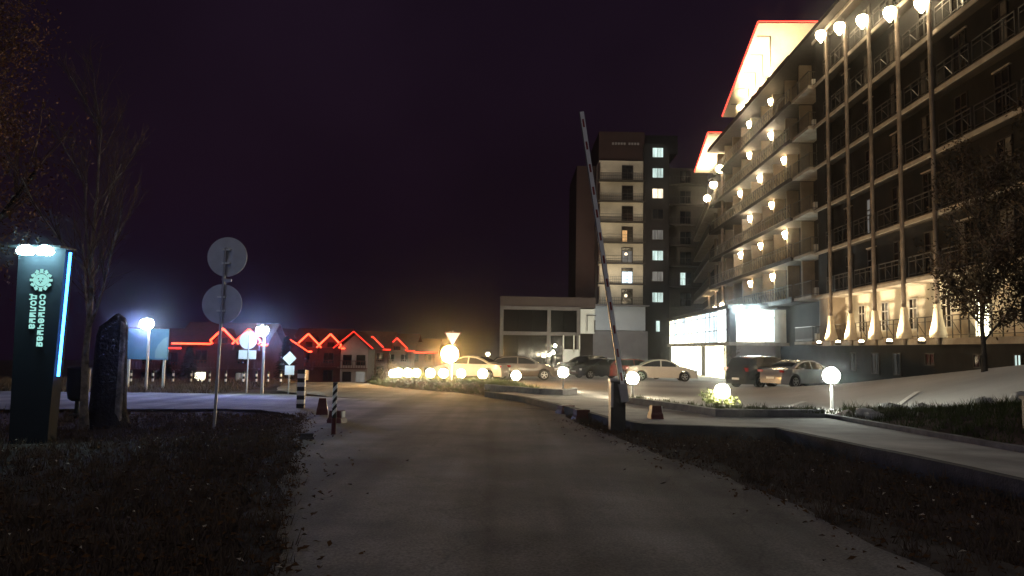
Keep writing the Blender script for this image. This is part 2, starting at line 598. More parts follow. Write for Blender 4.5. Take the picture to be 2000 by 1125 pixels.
sheet('road', ROAD_L[:7], ROAD_R[:8] + [(1.35, 21.5)], 0.0, M['road'], 130, 12, rag=0.11)
sheet('crossing_road', [(-26, 17), (-14, 18.2), (-9.7, 18.9), (-7.9, 19.5), (-6.2, 19.8), (-4.9, 17.5)],
      [(-30, 26), (-14.1, 26.6), (-11, 26.8), (-8.8, 27.5), (-6.4, 26.5), (1.35, 21.5)], 0.004, M['road'], 90, 10, rag=0.35)
sheet('crossing_road', [(-6.45, 26.52), (-9.4, 30), (-11.5, 38), (-12.5, 43)], [(1.35, 21.5), (0.57, 24.4), (-2.53, 31.8), (-7.6, 40.5), (-9.5, 44)], 0.008, M['road'], 50, 8, rag=0.1)

LANE_N = [(-0.9, 28.2), (0.4, 25.2), (1.33, 21.16), (1.91, 18.2), (2.2, 16.4), (2.75, 15.1), (4.36, 14.7), (5.19, 14.6), (5.5, 11.5), (5.73, 9.4), (5.8, 8.4), (5.9, 4), (5.9, -4)]
LANE_F = [(1.5, 30), (2.6, 28.0), (3.45, 23.0), (4.65, 19.4), (4.95, 17.9), (6.2, 18.0), (7.7, 18.4), (7.72, 17.3), (7.75, 14.1), (7.85, 11.5), (7.9, 8), (8.0, 2), (8.0, -4)]
sheet('service_lane', LANE_N, LANE_F, 0.15, M['lane'], 60, 6)
LOT_A = [(9.6, 16.0), (9.6, 19.5), (7.5, 19.6), (5.6, 19.2), (4.6, 20.6), (3.5, 23.6), (2.6, 28.2), (1.2, 30.2), (-1.5, 33.4), (-3.2, 37.5), (-5, 44), (-5.5, 60), (-4, 84)]
LOT_B = [(15.4, 8.0), (15.4, 14), (15.5, 18), (15.6, 21), (15.6, 24), (15.6, 27), (15.6, 30), (15.8, 33), (16, 36), (16.5, 42), (17, 50), (17.3, 60), (19, 84)]
sheet('parking_lot', LOT_A, LOT_B, 0.14, M['lot'], 90, 26)
for k, (a, b) in enumerate((((7.65, 21.16), (10.1, 25.66)), ((10.98, 21.24), (12.34, 22.66)))):
    a, b = Vector(a), Vector(b)
    n = Vector((-(b - a).y, (b - a).x)).normalized() * 0.085
    sheet('bay_line', [a - n, b - n], [a + n, b + n], 0.17, M['paint'], 8, 1)

k1 = wall_strip('lane_kerb', [Vector(p) for p in LANE_N], -0.2, 0.20, 0.16, M['wallstone'])
tag(k1, kind='structure')
k2 = wall_strip('island_kerb', [(3.5, 23.3), (4.62, 19.75), (4.98, 18.05), (6.2, 18.12), (7.72, 18.5)], -0.1, 0.33, 0.18, M['kerb'])
tag(k2, kind='structure')
k3 = wall_strip('island_kerb', [(-1.0, 31.3), (0.2, 29.2), (1.15, 27.6), (1.9, 27.4), (2.45, 28.3), (2.5, 29.6)], -0.1, 0.36, 0.18, M['kerb'])
tag(k3, kind='structure')
k4 = wall_strip('bank_kerb', [(7.8, 18.42), (7.8, 17.3), (7.83, 14.1), (7.93, 11.5), (7.98, 8), (8.08, 2)], -0.1, 0.24, 0.15, M['kerb'])
tag(k4, kind='structure')

# grass islands, bank and mound
sheet('island_turf', [(3.55, 23.4), (4.68, 19.85), (5.02, 18.2), (6.2, 18.25), (7.7, 18.6)], [(3.75, 23.8), (4.95, 20.5), (5.7, 19.25), (6.4, 19.35), (7.7, 19.65)], 0.26, M['soil'], 20, 4)
sheet('island_turf', [(-0.9, 31.4), (0.25, 29.3), (1.15, 27.75), (1.85, 27.55), (2.4, 28.4)], [(-0.6, 32.2), (0.6, 30.8), (1.5, 29.8), (2.0, 29.7), (2.4, 29.6)], 0.28, M['soil'], 16, 4)


def bank():
    mb = MB()
    vs, fs = [], []
    A = [(7.86, 18.4), (7.86, 17.3), (7.9, 14.1), (8.0, 11.5), (8.05, 8), (8.15, 2), (8.2, -4)]
    B = [(9.75, 19.6), (10.2, 18.8), (11.6, 16.6), (12.6, 14.5), (14.2, 11), (15.4, 5), (16, -4)]
    r = random.Random(3)
    for i in range(61):
        t = i / 60 * 6
        k = min(5, int(t))
        a = Vector(A[k]).lerp(Vector(A[k + 1]), t - k)
        b = Vector(B[k]).lerp(Vector(B[k + 1]), t - k)
        for j in range(15):
            u = j / 14
            p = a.lerp(b, u)
            z = (H(a.x, a.y) + 0.18) * (1 - u) + (H(b.x, b.y) + 0.2) * u + 0.16 * math.sin(u * math.pi) + r.uniform(-0.03, 0.03)
            vs.append((p.x, p.y, z))
    for i in range(60):
        for j in range(14):
            a = i * 15 + j
            fs.append((a, a + 1, a + 16, a + 15))
    mb.add(vs, fs)
    return tag(mb.build('grass_bank', M['soil'], None, True), kind='structure')


bank()


MOUND = (-3.2, 36.6)


def mound_z(x, y):
    """height of the planted mound beside the crossing"""
    c, s_ = math.cos(R(-58)), math.sin(R(-58))
    dx, dy = x + 2.9, y - 36.4
    a, b = (dx * c + dy * s_) / 7.6, (-dx * s_ + dy * c) / 3.0
    q = max(0.0, 1 - a * a - b * b)
    return H(x, y) + 0.34 * min(1, q * 1.6) + 0.45 * math.exp(-((x + 7.0) ** 2 + (y - 41.8) ** 2) / 1.2)


def mound():
    mb = MB()
    vs, fs = [], []
    r = random.Random(9)
    n = 44
    for j in range(n + 1):
        for i in range(n + 1):
            x, y = -9.5 + 11.5 * i / n, 27.5 + 17 * j / n
            vs.append((x, y, mound_z(x, y) - 0.045 + r.uniform(-0.02, 0.02)))
    c, s_ = math.cos(R(-58)), math.sin(R(-58))
    for j in range(n):
        for i in range(n):
            x, y = -9.5 + 11.5 * (i + .5) / n, 27.5 + 17 * (j + .5) / n
            dx, dy = x + 2.9, y - 36.4
            if ((dx * c + dy * s_) / 7.9) ** 2 + ((-dx * s_ + dy * c) / 3.2) ** 2 < 1.05:
                a = j * (n + 1) + i
                fs.append((a, a + 1, a + n + 2, a + n + 1))
    mb.add(vs, fs)
    return tag(mb.build('planted_mound', M['soil'], None, True), kind='structure')


mound()


# ------------------------------------------------------------------ hotel
def F(s, wd, z):
    """facade coordinates: s along the front, wd outward, z up"""
    return (19.03 + 0.0345 * s - wd, s + 0.0345 * wd, z)


def fbox(mb, s0, s1, w0, w1, z0, z1):
    return mb.hexa([F(s0, w1, z0), F(s0, w0, z0), F(s1, w0, z0), F(s1, w1, z0), F(s0, w1, z1), F(s0, w0, z1), F(s1, w0, z1), F(s1, w1, z1)])


ZS = [2.3, 5.45, 8.45, 11.4, 14.35, 17.25, 20.15, 23.3]
hotel = empty('hotel_building', F(50, 0, -0.7), 'seven storey brown hotel with lit columns, balconies and floodlit slanted roof', 'building')


def railing(s0, s1, wd, z, m, parent, cross=True):
    mb = MB()
    fbox(mb, s0, s1, wd - 0.025, wd + 0.025, z + 1.02, z + 1.07)
    fbox(mb, s0, s1, wd - 0.02, wd + 0.02, z + 0.80, z + 0.83)
    fbox(mb, s0, s1, wd - 0.02, wd + 0.02, z + 0.12, z + 0.15)
    n = max(2, int((s1 - s0) / 0.62))
    for i in range(n + 1):
        s = s0 + 0.02 + (s1 - s0 - 0.04) * i / n
        fbox(mb, s - 0.022, s + 0.022, wd - 0.02, wd + 0.02, z + 0.0, z + 1.02)
    if cross:
        for i in range(0, n, 2):
            a = s0 + (s1 - s0) * i / n
            b = s0 + (s1 - s0) * (i + 1) / n
            mb.tube(F(a, wd, z + 0.15), F(b, wd, z + 0.8), 0.022, n=4)
    return mb.build('railing', m, parent)


VARY = random.Random(77)


def window(s0, s1, z0, z1, wd, fm, gm, parent, mull=1, transom=True, depth=0.06, name='window', f=0.06):
    mb = MB()
    fbox(mb, s0, s0 + f, wd, wd + depth, z0, z1)
    fbox(mb, s1 - f, s1, wd, wd + depth, z0, z1)
    fbox(mb, s0 + f, s1 - f, wd, wd + depth, z1 - f, z1)
    fbox(mb, s0 + f, s1 - f, wd, wd + depth, z0, z0 + f)
    for k in range(mull):
        c = s0 + (s1 - s0) * (k + 1) / (mull + 1)
        fbox(mb, c - f / 2, c + f / 2, wd, wd + depth - 0.004, z0 + f, z1 - f)
    if transom:
        zt = z0 + (z1 - z0) * 0.68
        fbox(mb, s0 + f, s1 - f, wd, wd + depth - 0.008, zt - f / 2, zt + f / 2)
    o = mb.build(name, fm, parent)
    cuts = [s0 + f] + [s0 + (s1 - s0) * (k + 1) / (mull + 1) for k in range(mull)] + [s1 - f]
    for a, b in zip(cuts, cuts[1:]):
        g = MB()
        fbox(g, a, b, wd + 0.005, wd + 0.02, z0 + f, z1 - f)
        g.build('pane', M['curtain'] if gm is M['glass_brown'] and VARY.random() < 0.3 else gm, o)
    return o


# body
mb = MB()
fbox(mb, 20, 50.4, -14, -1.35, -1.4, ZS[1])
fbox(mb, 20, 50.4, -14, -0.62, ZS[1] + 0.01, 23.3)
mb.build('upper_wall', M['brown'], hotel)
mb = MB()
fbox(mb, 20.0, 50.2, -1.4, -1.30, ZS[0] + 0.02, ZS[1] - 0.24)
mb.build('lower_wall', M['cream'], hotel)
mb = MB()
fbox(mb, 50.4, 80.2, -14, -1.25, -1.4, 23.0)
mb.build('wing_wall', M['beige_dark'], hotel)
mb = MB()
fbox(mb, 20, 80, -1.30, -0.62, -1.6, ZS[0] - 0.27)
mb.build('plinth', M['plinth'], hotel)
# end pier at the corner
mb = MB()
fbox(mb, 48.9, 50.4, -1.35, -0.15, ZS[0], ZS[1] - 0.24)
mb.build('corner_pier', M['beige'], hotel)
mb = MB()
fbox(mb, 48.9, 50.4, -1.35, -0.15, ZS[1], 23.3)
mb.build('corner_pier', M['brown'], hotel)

COLS = [47.6, 44.6, 41.4, 38.1, 34.9]
BAYS = [48.9, 46.4, 43.3, 40.05, 36.8, 33.6, 30.4, 27.2, 24.0]
BAYS = [48.85, 46.45, 43.3, 40.05, 36.8, 33.6, 30.4, 27.2, 24.0]
bounds = [48.9] + COLS + [32.0, 28.8, 25.6]
for k, z in enumerate(ZS):
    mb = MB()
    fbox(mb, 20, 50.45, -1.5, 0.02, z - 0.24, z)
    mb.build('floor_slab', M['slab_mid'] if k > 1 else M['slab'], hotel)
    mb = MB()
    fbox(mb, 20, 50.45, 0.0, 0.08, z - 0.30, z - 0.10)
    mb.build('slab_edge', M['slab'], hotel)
for k in range(7):
    z = ZS[k]
    for i in range(len(bounds) - 1):
        s1, s0 = bounds[i] - 0.12, bounds[i + 1] + 0.12
        railing(s0, s1, -0.05, z, M['rail'] if k == 0 else M['rail_dark'], hotel)
        c = (s0 + s1) / 2
        if i == 0:
            continue
        zt = ZS[k + 1] - 0.24
        if k == 0:
            window(c - 0.15, c + 0.75, z + 0.55, z + 2.25, -1.30, M['frame'], M['glass_brown'], hotel, 1, True)
        else:
            gm = E_WINDIM if (k, i) in ((2, 2),) else M['glass_brown']
            window(c - 0.2, c + 0.85, z + 0.1, z + 2.25, -0.61, M['frame_dark'], gm, hotel, 1, True)
            if (k + i) % 3 == 0:
                mb = MB()
                fbox(mb, c - 0.3, c + 0.95, -0.61, -0.52, z + 2.27, z + 2.33)
                mb.build('lintel', M['slab'], hotel)
# bright doorway beside the last column
window(33.2, 34.4, ZS[0] + 0.05, ZS[0] + 2.45, -1.29, M['frame'], E_PAVLOW, hotel, 1, True, name='lit_door')
window(28.9, 29.5, ZS[0] + 0.9, ZS[0] + 1.9, -1.29, M['frame'], E_WINC, hotel, 0, False)
# tall columns with lamps top and bottom
for s, ZTOP in zip(COLS, (22.8, 22.0, 21.0, 19.9, 18.9)):
    mb = MB()
    mb.tube(F(s, 0.0 + 0.17, 2.0), F(s, 0.17, ZTOP), 0.105, n=14)
    c = mb.build('column', M['column'], hotel, True)
    mb = MB()
    mb.lathe([(0.40, 0.0), (0.38, 0.15), (0.30, 0.5), (0.21, 1.0), (0.165, 1.6)], F(s, 0.17, 2.32), 16)  # solid cone shaped like the uplight's flare on the column
    mb.build('uplight_flare', M['uplight_flare_pale'], c, True)
    mb = MB()
    mb.lathe([(0.06, -0.12), (0.16, -0.1), (0.2, 0.0), (0.16, 0.05)], F(s, 0.95, 2.12), 12)
    fix = mb.build('uplight', M['rail_dark'], c)
    mb = MB()
    mb.ball(F(s, 0.95, 2.2), 0.13, 12, 8, 0.7)
    mb.build('uplight_lens', E_COL, c)
    mb = MB()
    mb.tube(F(s, 0.17, ZTOP - 0.2), F(s, 0.55, ZTOP - 0.15), 0.035, n=6)
    mb.build('lamp_arm', M['rail_dark'], c)
    mb = MB()
    mb.lathe([(0.10, 0.30), (0.26, 0.24), (0.33, 0.06), (0.28, -0.14), (0.15, -0.34), (0.05, -0.5)], F(s, 0.52, ZTOP - 0.3), 16)  # teardrop body: the lamp's downward flare built into its glowing shape
    mb.build('lamp_head', E_COL, c)
    lamp('SPOT', F(s, 0.62, 2.6), 380, (1.0, 0.72, 0.42), 0.05, F(s, 0.2, 9.0), 13, 0.8)
    lamp('SPOT', F(s, 0.95, 2.38), 1000, (1.0, 0.80, 0.52), 0.08, F(s, 0.17, 3.6), 95, 0.9)
    lamp('SPOT', F(s, 0.7, ZTOP - 0.75), 420, (1.0, 0.74, 0.45), 0.05, F(s, 0.2, ZTOP - 8), 13, 0.8)
    lamp('SPOT', F(s, 0.62, ZTOP - 0.7), 700, (1.0, 0.78, 0.48), 0.05, F(s, 0.1, ZTOP - 3), 60, 0.9)
    lamp('SPOT', F(s - 0.5, -0.25, 2.45), 200, (1.0, 0.80, 0.50), 0.12, F(s - 1.2, -1.2, 5.4), 120, 0.9)
# plinth windows
for (s, wd, hgt, gm) in ((46.2, 0.8, 1.1, E_CELLAR), (43.2, 1.0, 1.2, E_CELLAR), (40.6, 0.9, 1.2, E_CELLAR), (37.2, 0.9, 0.6, M['glass']), (33.0, 1.0, 0.6, M['glass']), (30.4, 0.5, 0.5, E_WINC)):
    window(s - wd / 2, s + wd / 2, 1.55 - hgt, 1.6, -0.62, M['frame_dark'], gm, hotel, 1, False, 0.05)

# corner balconies with cooling units
for k in range(7):
    z = ZS[k]
    b = MB()
    fbox(b, 50.5, 53.9, -1.25, 0.35, z - 0.2, z)
    bal = b.build('corner_balcony', M['slab'], hotel)
    mb = MB()
    fbox(mb, 50.55, 50.62, -0.9, 0.3, z + 1.0, z + 1.05)
    fbox(mb, 50.57, 50.6, -0.9, 0.3, z + 0.1, z + 0.13)
    for i in range(7):
        fbox(mb, 50.575, 50.597, -0.9 + 0.2 * i, -0.88 + 0.2 * i, z, z + 1.0)
    fbox(mb, 50.6, 53.85, 0.25, 0.3, z + 1.0, z + 1.05)
    fbox(mb, 50.6, 53.85, 0.26, 0.29, z + 0.1, z + 0.13)
    for i in range(15):
        s = 50.62 + 3.2 * i / 14
        fbox(mb, s, s + 0.022, 0.265, 0.287, z, z + 1.0)
    mb.build('railing', M['rail'], bal)
    if k in (0, 1, 2, 3, 5, 6):
        mb = MB()
        fbox(mb, 50.75, 51.1, -0.75, -0.05, z + 0.02, z + 0.56)
        a = mb.build('cooling_unit', M['ac'], bal)
    gm = E_WINC if k in (4, 2) else M['glass_brown']
    window(51.6, 53.2, z + 0.05, z + 2.4, -1.25, M['frame'] if k in (4, 2) else M['frame_dark'], gm, hotel, 1, True)

# balcony wing
PART = [54.2 + 3.15 * i for i in range(9)]
for k in range(1, 7):
    z = ZS[k]
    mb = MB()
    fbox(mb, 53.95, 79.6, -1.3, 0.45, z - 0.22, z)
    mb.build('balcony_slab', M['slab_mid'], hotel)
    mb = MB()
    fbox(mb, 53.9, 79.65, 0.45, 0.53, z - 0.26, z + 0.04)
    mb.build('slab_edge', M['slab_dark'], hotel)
    for i, s in enumerate(PART):
        zt = ZS[k + 1] - (0.22 if k < 6 else 0.3)
        mb = MB()
        fbox(mb, s - 0.12, s + 0.12, -1.3, -0.35, z, zt)
        fin = mb.build('partition', M['beige'], hotel)
        if i < len(PART) - 1:
            railing(s + 0.02, PART[i + 1] - 0.02, 0.38, z, M['rail'], hotel)
            c = s + 1.6
            lit_here = (k, i) in ((3, 3),)
            window(c - 0.55, c + 0.75, z + 0.05, z + 2.3, -1.25, M['frame_dark'], E_WINW if lit_here else M['glass_brown'], hotel, 1, True)
        on = (i in (1, 3, 5)) if k % 2 == 0 else (i in (2, 4))
        if k == 6:
            on = i in (2, 4)
        if (k, i) == (5, 2):
            on = True
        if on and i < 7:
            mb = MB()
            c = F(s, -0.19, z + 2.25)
            mb.lathe([(0.08, 0.24), (0.18, 0.19), (0.20, 0.05), (0.12, -0.16), (0.05, -0.34)], c, 14)  # tapered glowing tail imitates the light washing down the wall
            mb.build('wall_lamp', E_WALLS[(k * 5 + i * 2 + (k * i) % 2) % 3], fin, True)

# cornice and parapet
mb = MB()
fbox(mb, 20, 80.2, -14, 0.55, 23.32, 23.62)
mb.build('cornice', M['slab_dark'], hotel)
mb = MB()
fbox(mb, 53.9, 79.7, 0.5, 0.56, 23.25, 23.7)
mb.build('fascia', M['roofing'], hotel)


def slant_roof(sa, za, sb, zb, w0, w1, name, parent):
    """mono-pitch roof, low far end and high near end, floodlit from below"""
    mb = MB()
    t = 0.22
    mb.hexa([F(sb, w1, zb), F(sb, w0, zb), F(sa, w0, za), F(sa, w1, za),
             F(sb, w1, zb + 0.03), F(sb, w0, zb + 0.03), F(sa, w0, za + 0.03), F(sa, w1, za + 0.03)])
    o = mb.build(name, M['soffit'], parent)
    mb = MB()
    mb.hexa([F(sb, w1, zb + 0.03), F(sb, w0, zb + 0.03), F(sa, w0, za + 0.03), F(sa, w1, za + 0.03),
             F(sb, w1, zb + t), F(sb, w0, zb + t), F(sa, w0, za + t), F(sa, w1, za + t)])
    mb.build('roof_sheet', M['roofing'], o)
    MB().tube(F(sa, w1 + 0.05, za + 0.12), F(sb, w1 + 0.05, zb + 0.12), 0.035, n=6).build('led_strip', E_ROOFLED, o)
    MB().tube(F(sb - 0.05, w1, zb + 0.12), F(sb - 0.05, w0, zb + 0.12), 0.035, n=6).build('led_strip', E_ROOFLED, o)
    MB().tube(F(sa + 0.05, w1, za + 0.12), F(sa + 0.05, w0, za + 0.12), 0.035, n=6).build('led_strip', E_ROOFLED, o)
    return o


ro = slant_roof(69.6, 23.95, 57.9, 28.0, -6.2, 1.5, 'slanted_roof', hotel)
for i in range(5):
    s = 59.3 + 2.1 * i
    zz = 28.0 - (s - 57.9) * 4.05 / 11.7
    mb = MB()
    mb.tube(F(s, 1.2, zz - 0.02), F(s, 0.1, zz - 0.02), 0.045, n=5)
    mb.tube(F(s, 0.15, 23.6), F(s, 0.15, zz), 0.045, n=5)
    mb.build('bracket', M['slab'], ro)
mb = MB()
fbox(mb, 57.95, 58.2, -6.1, -4.9, 23.6, 27.95)
mb.build('end_wall', M['soffit'], ro)
for i in range(5):
    s = 59.0 + 2.2 * i
    zz = 28.0 - (s - 57.9) * 4.05 / 11.7
    mb = MB()
    mb.box(F(s, 0.35, 23.78), (0.3, 0.35, 0.2))
    mb.build('floodlight', M['rail_dark'], ro)
    lamp('SPOT', F(s, 0.35, 23.95), 1100 if zz > 25.5 else 520, (1.0, 0.80, 0.5), 0.1, F(s + 0.3, -0.4, zz), 150, 0.8)
ro2 = slant_roof(86.5, 22.6, 79.5, 25.3, -2.6, 0.6, 'slanted_roof', hotel)
for s in (80.5, 82.6, 84.6):
    lamp('SPOT', F(s, -0.3, 21.6), 700, (1.0, 0.82, 0.55), 0.1, F(s, -0.5, 25), 140, 0.8)

# far wing with its own columns
def G(s, wd, z):
    return (22.4 + 0.178 * (s - 79.5) - wd * 0.985, s + 0.175 * wd, z)


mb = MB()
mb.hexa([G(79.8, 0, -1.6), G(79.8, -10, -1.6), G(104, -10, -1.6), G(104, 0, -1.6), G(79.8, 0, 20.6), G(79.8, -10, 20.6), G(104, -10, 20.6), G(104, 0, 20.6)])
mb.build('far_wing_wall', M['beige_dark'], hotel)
for k in range(1, 6):
    z = ZS[k]
    mb = MB()
    mb.hexa([G(79.7, 1.2, z - 0.22), G(79.7, 0, z - 0.22), G(104, 0, z - 0.22), G(104, 1.2, z - 0.22), G(79.7, 1.2, z), G(79.7, 0, z), G(104, 0, z), G(104, 1.2, z)])
    sl = mb.build('balcony_slab', M['slab'], hotel)
    mb = MB()
    for zz in (1.0, 0.1):
        mb.tube(G(79.8, 1.15, z + zz), G(104, 1.15, z + zz), 0.025, n=4)
    for i in range(70):
        s = 79.8 + 24 * i / 70
        mb.tube(G(s, 1.15, z), G(s, 1.15, z + 1), 0.014, n=4)
    mb.build('railing', M['rail'], sl)
for (x, y, zt) in ((21.55, 75.6, 20.3), (22.7, 82.4, 20.2), (24.0, 90, 20.2)):
    mb = MB()
    mb.tube((x, y, 5.6), (x, y, zt), 0.15, n=10)
    c = mb.build('column', M['column'], hotel, True)
    mb = MB()
    mb.ball((x - 0.3, y - 0.35, zt), 0.42, 14, 8)
    mb.build('lamp_head', E_COL, c)
    mb = MB()
    mb.ball((x - 0.2, y - 0.3, 6.2), 0.22, 12, 8, 1.6)
    mb.build('uplight_lens', E_COL, c)
    lamp('SPOT', (x - 0.5, y - 0.5, zt - 0.5), 900, (1.0, 0.74, 0.45), 0.1, (x, y, zt - 6), 45, 0.9)
    lamp('SPOT', (x - 0.5, y - 0.5, 6.5), 500, (1.0, 0.74, 0.45), 0.1, (x, y, 11), 45, 0.9)


# ------------------------------------------------------------------ glazed entrance pavilion
def PV(s, wd, z):
    return F(s, 3.5 + wd, z)


pav = empty('glazed_pavilion', PV(72, 0, -1.0), 'brightly lit two storey glass pavilion with white curtains in front of the hotel', 'building')


def pbox(mb, s0, s1, w0, w1, z0, z1):
    return fbox(mb, s0, s1, 3.5 + w0, 3.5 + w1, z0, z1)


mb = MB()
pbox(mb, 59.3, 87.2, -4.6, 0.25, 5.0, 5.32)
mb.build('roof_slab', M['slab_dark'], pav)
mb = MB()
pbox(mb, 59.3, 87.2, -4.6, 0.2, 2.02, 2.3)
mb.build('floor_slab', M['slab'], pav)
mb = MB()
pbox(mb, 60.0, 87.0, -4.6, -0.5, -1.3, 4.98)
mb.build('core', M['cream'], pav)
# upper storey panes
n = 17
sg = [60.6 + (87 - 60.6) * i / n for i in range(n + 1)]
pm = [E_PAVHOT, M['slab_dark'], E_PAVC, E_PAVC, E_PAVC, E_PAVC, E_PAV, E_PAVC, E_PAV, E_PAV, E_PAV, E_PAVC, E_PAV, E_PAV, E_PAVC, E_PAV, E_PAV]
pm = [E_PAVHOT, E_PAVHOT, E_PAVC, E_PAVC, E_PAVC, E_PAVC, E_PAV, E_PAVC, E_PAV, E_PAV, E_PAV, E_PAVC, E_PAV, E_PAV, E_PAVC, E_PAV, E_PAV]
for i in range(n):
    a, b = sg[i], sg[i + 1]
    mb = MB()
    pbox(mb, a + 0.03, b - 0.03, -0.06, -0.02, 2.34, 4.96)
    p = mb.build('pane', pm[i], pav)
    mb = MB()
    pbox(mb, a - 0.03, a + 0.03, -0.1, 0.02, 2.3, 5.0)
    mb.build('mullion', M['frame'], pav)
mb = MB()
pbox(mb, 60.6, 87, 0.0, 0.05, 3.28, 3.34)
pbox(mb, 60.6, 87, 0.0, 0.05, 4.55, 4.6)
mb.build('transom', M['rail_dark'], pav)
mb = MB()
pbox(mb, 59.32, 60.55, -0.4, 0.1, -1.3, 4.98)
mb.build('corner_pier', M['tower_dark'], pav)
# lower storey
for i in range(14):
    a = 62.5 + 1.75 * i
    mm = [E_PAVLOW, E_PAVLOW, E_PAV, E_PAVLOW, M['greywall'], E_PAVLOW, E_PAVC, E_PAVLOW, E_PAVLOW, E_PAV, E_PAVLOW, E_PAVLOW, E_PAVLOW, E_PAVLOW][i]
    mb = MB()
    pbox(mb, a + 0.035, a + 1.715, -0.3, -0.25, -0.75, 2.0)
    mb.build('entrance_pane', mm, pav)
    mb = MB()
    pbox(mb, a - 0.035, a + 0.035, -0.34, -0.23, -1.2, 2.02)
    mb.build('mullion', M['frame'], pav)
# end wall towards the car park
mb = MB()
pbox(mb, 59.34, 60.0, -3.5, -0.42, -1.3, 2.02)
mb.build('end_plinth', M['greywall'], pav)
for i in range(4):
    w0 = -3.45 + 0.76 * i
    mb = MB()
    mb.box(PV(59.42, w0 + 0.37, 3.64), (0.70, 0.04, 2.5))
    mb.build('pane', E_PAVHOT if i > 0 else E_PAVC, pav)
mb = MB()
for i in range(5):
    w0 = -3.45 + 0.76 * i
    mb.box(PV(59.38, w0, 3.64), (0.06, 0.1, 2.6))
mb.box(PV(59.37, -1.93, 4.3), (3.0, 0.06, 0.05))
mb.build('end_frame', M['frame'], pav)
for wd in (-0.55, -1.9):
    mb = MB()
    mb.ball(PV(59.05, wd, 4.92), 0.3, 14, 8, 0.7)
    mb.build('wall_floodlight', E_LED, pav, True)
lamp('SPOT', PV(58.9, -1.2, 4.6), 160, (0.95, 1.0, 0.95), 0.3, PV(52, 3, -0.6), 150, 0.9)

# ------------------------------------------------------------------ apartment tower
tw = empty('apartment_tower', (19, 106, -1.4), 'tall apartment tower with cream balconies and a column of lit stair windows', 'building')
TZ = [29.0 - 3.0 * i for i in range(8)]        # balcony tops
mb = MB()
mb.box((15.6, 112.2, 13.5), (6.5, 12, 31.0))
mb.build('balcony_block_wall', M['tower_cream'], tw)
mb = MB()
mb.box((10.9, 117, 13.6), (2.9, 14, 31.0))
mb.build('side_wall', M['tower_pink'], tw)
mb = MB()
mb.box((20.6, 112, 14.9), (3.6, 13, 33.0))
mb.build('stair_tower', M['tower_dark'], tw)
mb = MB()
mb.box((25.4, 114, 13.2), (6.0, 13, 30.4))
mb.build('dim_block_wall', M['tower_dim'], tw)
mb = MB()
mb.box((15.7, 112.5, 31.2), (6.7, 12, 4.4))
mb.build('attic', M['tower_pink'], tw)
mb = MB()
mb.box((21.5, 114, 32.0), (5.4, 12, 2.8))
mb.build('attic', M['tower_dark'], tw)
mb = MB()
for i in range(9):
    mb.box((14.4 + i * 0.42 + (0.3 if i > 4 else 0), 106.4, 31.6), (0.28, 0.08, 0.35))
mb.build('roof_sign', M['greywall'], tw)
for i in range(8):
    zt = 29.0 - 3.0 * i
    zb = zt - 3.0
    if i < 7:
        b = MB()
        b.box((15.6, 105.75, zb - 0.1 + 0.05), (6.9, 0.9, 0.16))
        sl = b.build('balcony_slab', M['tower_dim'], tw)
        b = MB()
        for zz in (1.0, 0.55, 0.15):
            b.box((15.6, 105.2, zb + zz), (6.8, 0.04, 0.04))
        for q in range(24):
            b.box((12.3 + 6.6 * q / 23, 105.2, zb + 0.5), (0.025, 0.025, 1.0))
        b.build('railing', M['rail_dark'], sl)
        b = MB()
        b.box((12.35, 105.76, zb + 1.35), (0.18, 0.86, 2.3))
        b.build('side_screen', M['tower_pink'], sl)
        # door and window
        w_ = MB()
        w_.box((16.5, 106.16, zb + 1.2), (1.65, 0.1, 2.25))
        fr = w_.build('balcony_door', M['frame_dark'], tw)
        for dx in (-0.38, 0.38):
            g = MB()
            g.box((16.5 + dx, 106.09, zb + 0.95), (0.66, 0.05, 1.6))
            g.build('pane', {3: E_ORANGE, 4: E_WINDIM, 5: E_PAVC}.get(i, M['glass_brown']) if not (i == 3 and dx > 0) else M['glass_brown'], fr)
        g = MB()
        g.box((16.5, 106.09, zb + 2.02), (1.45, 0.05, 0.36))
        g.build('transom_pane', M['glass_brown'], fr)
        if i in (4, 6):
            g = MB()
            g.ball((16.3, 105.95, zb + 1.3), 0.24, 10, 6)
            g.build('door_lamp', E_WINW, fr)
        # dim block balcony
        b = MB()
        b.box((25.4, 106.9, zb - 0.2), (5.6, 1.4, 0.2))
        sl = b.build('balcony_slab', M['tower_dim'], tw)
        b = MB()
        for q in range(14):
            b.box((22.8 + 5.3 * q / 13, 106.3, zb + 0.4), (0.025, 0.025, 1.0))
        b.box((25.4, 106.3, zb + 0.9), (5.5, 0.04, 0.05))
        b.build('railing', M['rail_dark'], sl)
        g = MB()
        g.box((25.2, 107.44, zb + 1.0), (1.7, 0.1, 2.1))
        fr = g.build('balcony_door', M['frame_dark'], tw)
        for dx in (-0.4, 0.4):
            g = MB()
            g.box((25.2 + dx, 107.36, zb + 1.0), (0.7, 0.05, 1.8))
            g.build('pane', E_WINC if i == 5 and dx < 0 else M['glass'], fr)
    # stair windows
    zc = 30.1 - 3.0 * i
    w_ = MB()
    w_.box((20.75, 105.46, zc), (1.66, 0.1, 1.5))
    fr = w_.build('stair_window', M['frame_dark'], tw)
    mm = {0: E_WINC, 1: E_WINC, 2: E_WINW, 3: M['glass'], 4: E_WINDIM, 5: E_WINC, 6: E_WINDIM, 7: E_WINC}[i]
    for dx in (-0.39, 0.39):
        g = MB()
        g.box((20.75 + dx, 105.39, zc), (0.7, 0.05, 1.34))
        g.build('pane', mm, fr)
g = MB()
g.box((20.8, 105.44, 5.0), (0.5, 0.1, 1.5))
g.build('stair_slot_window', E_WINC, tw)
mb = MB()
mb.box((14.3, 105.6, 6.0), (9.2, 1.6, 3.4))
mb.build('podium_wall', M['tower_pale'], tw)
mb = MB()
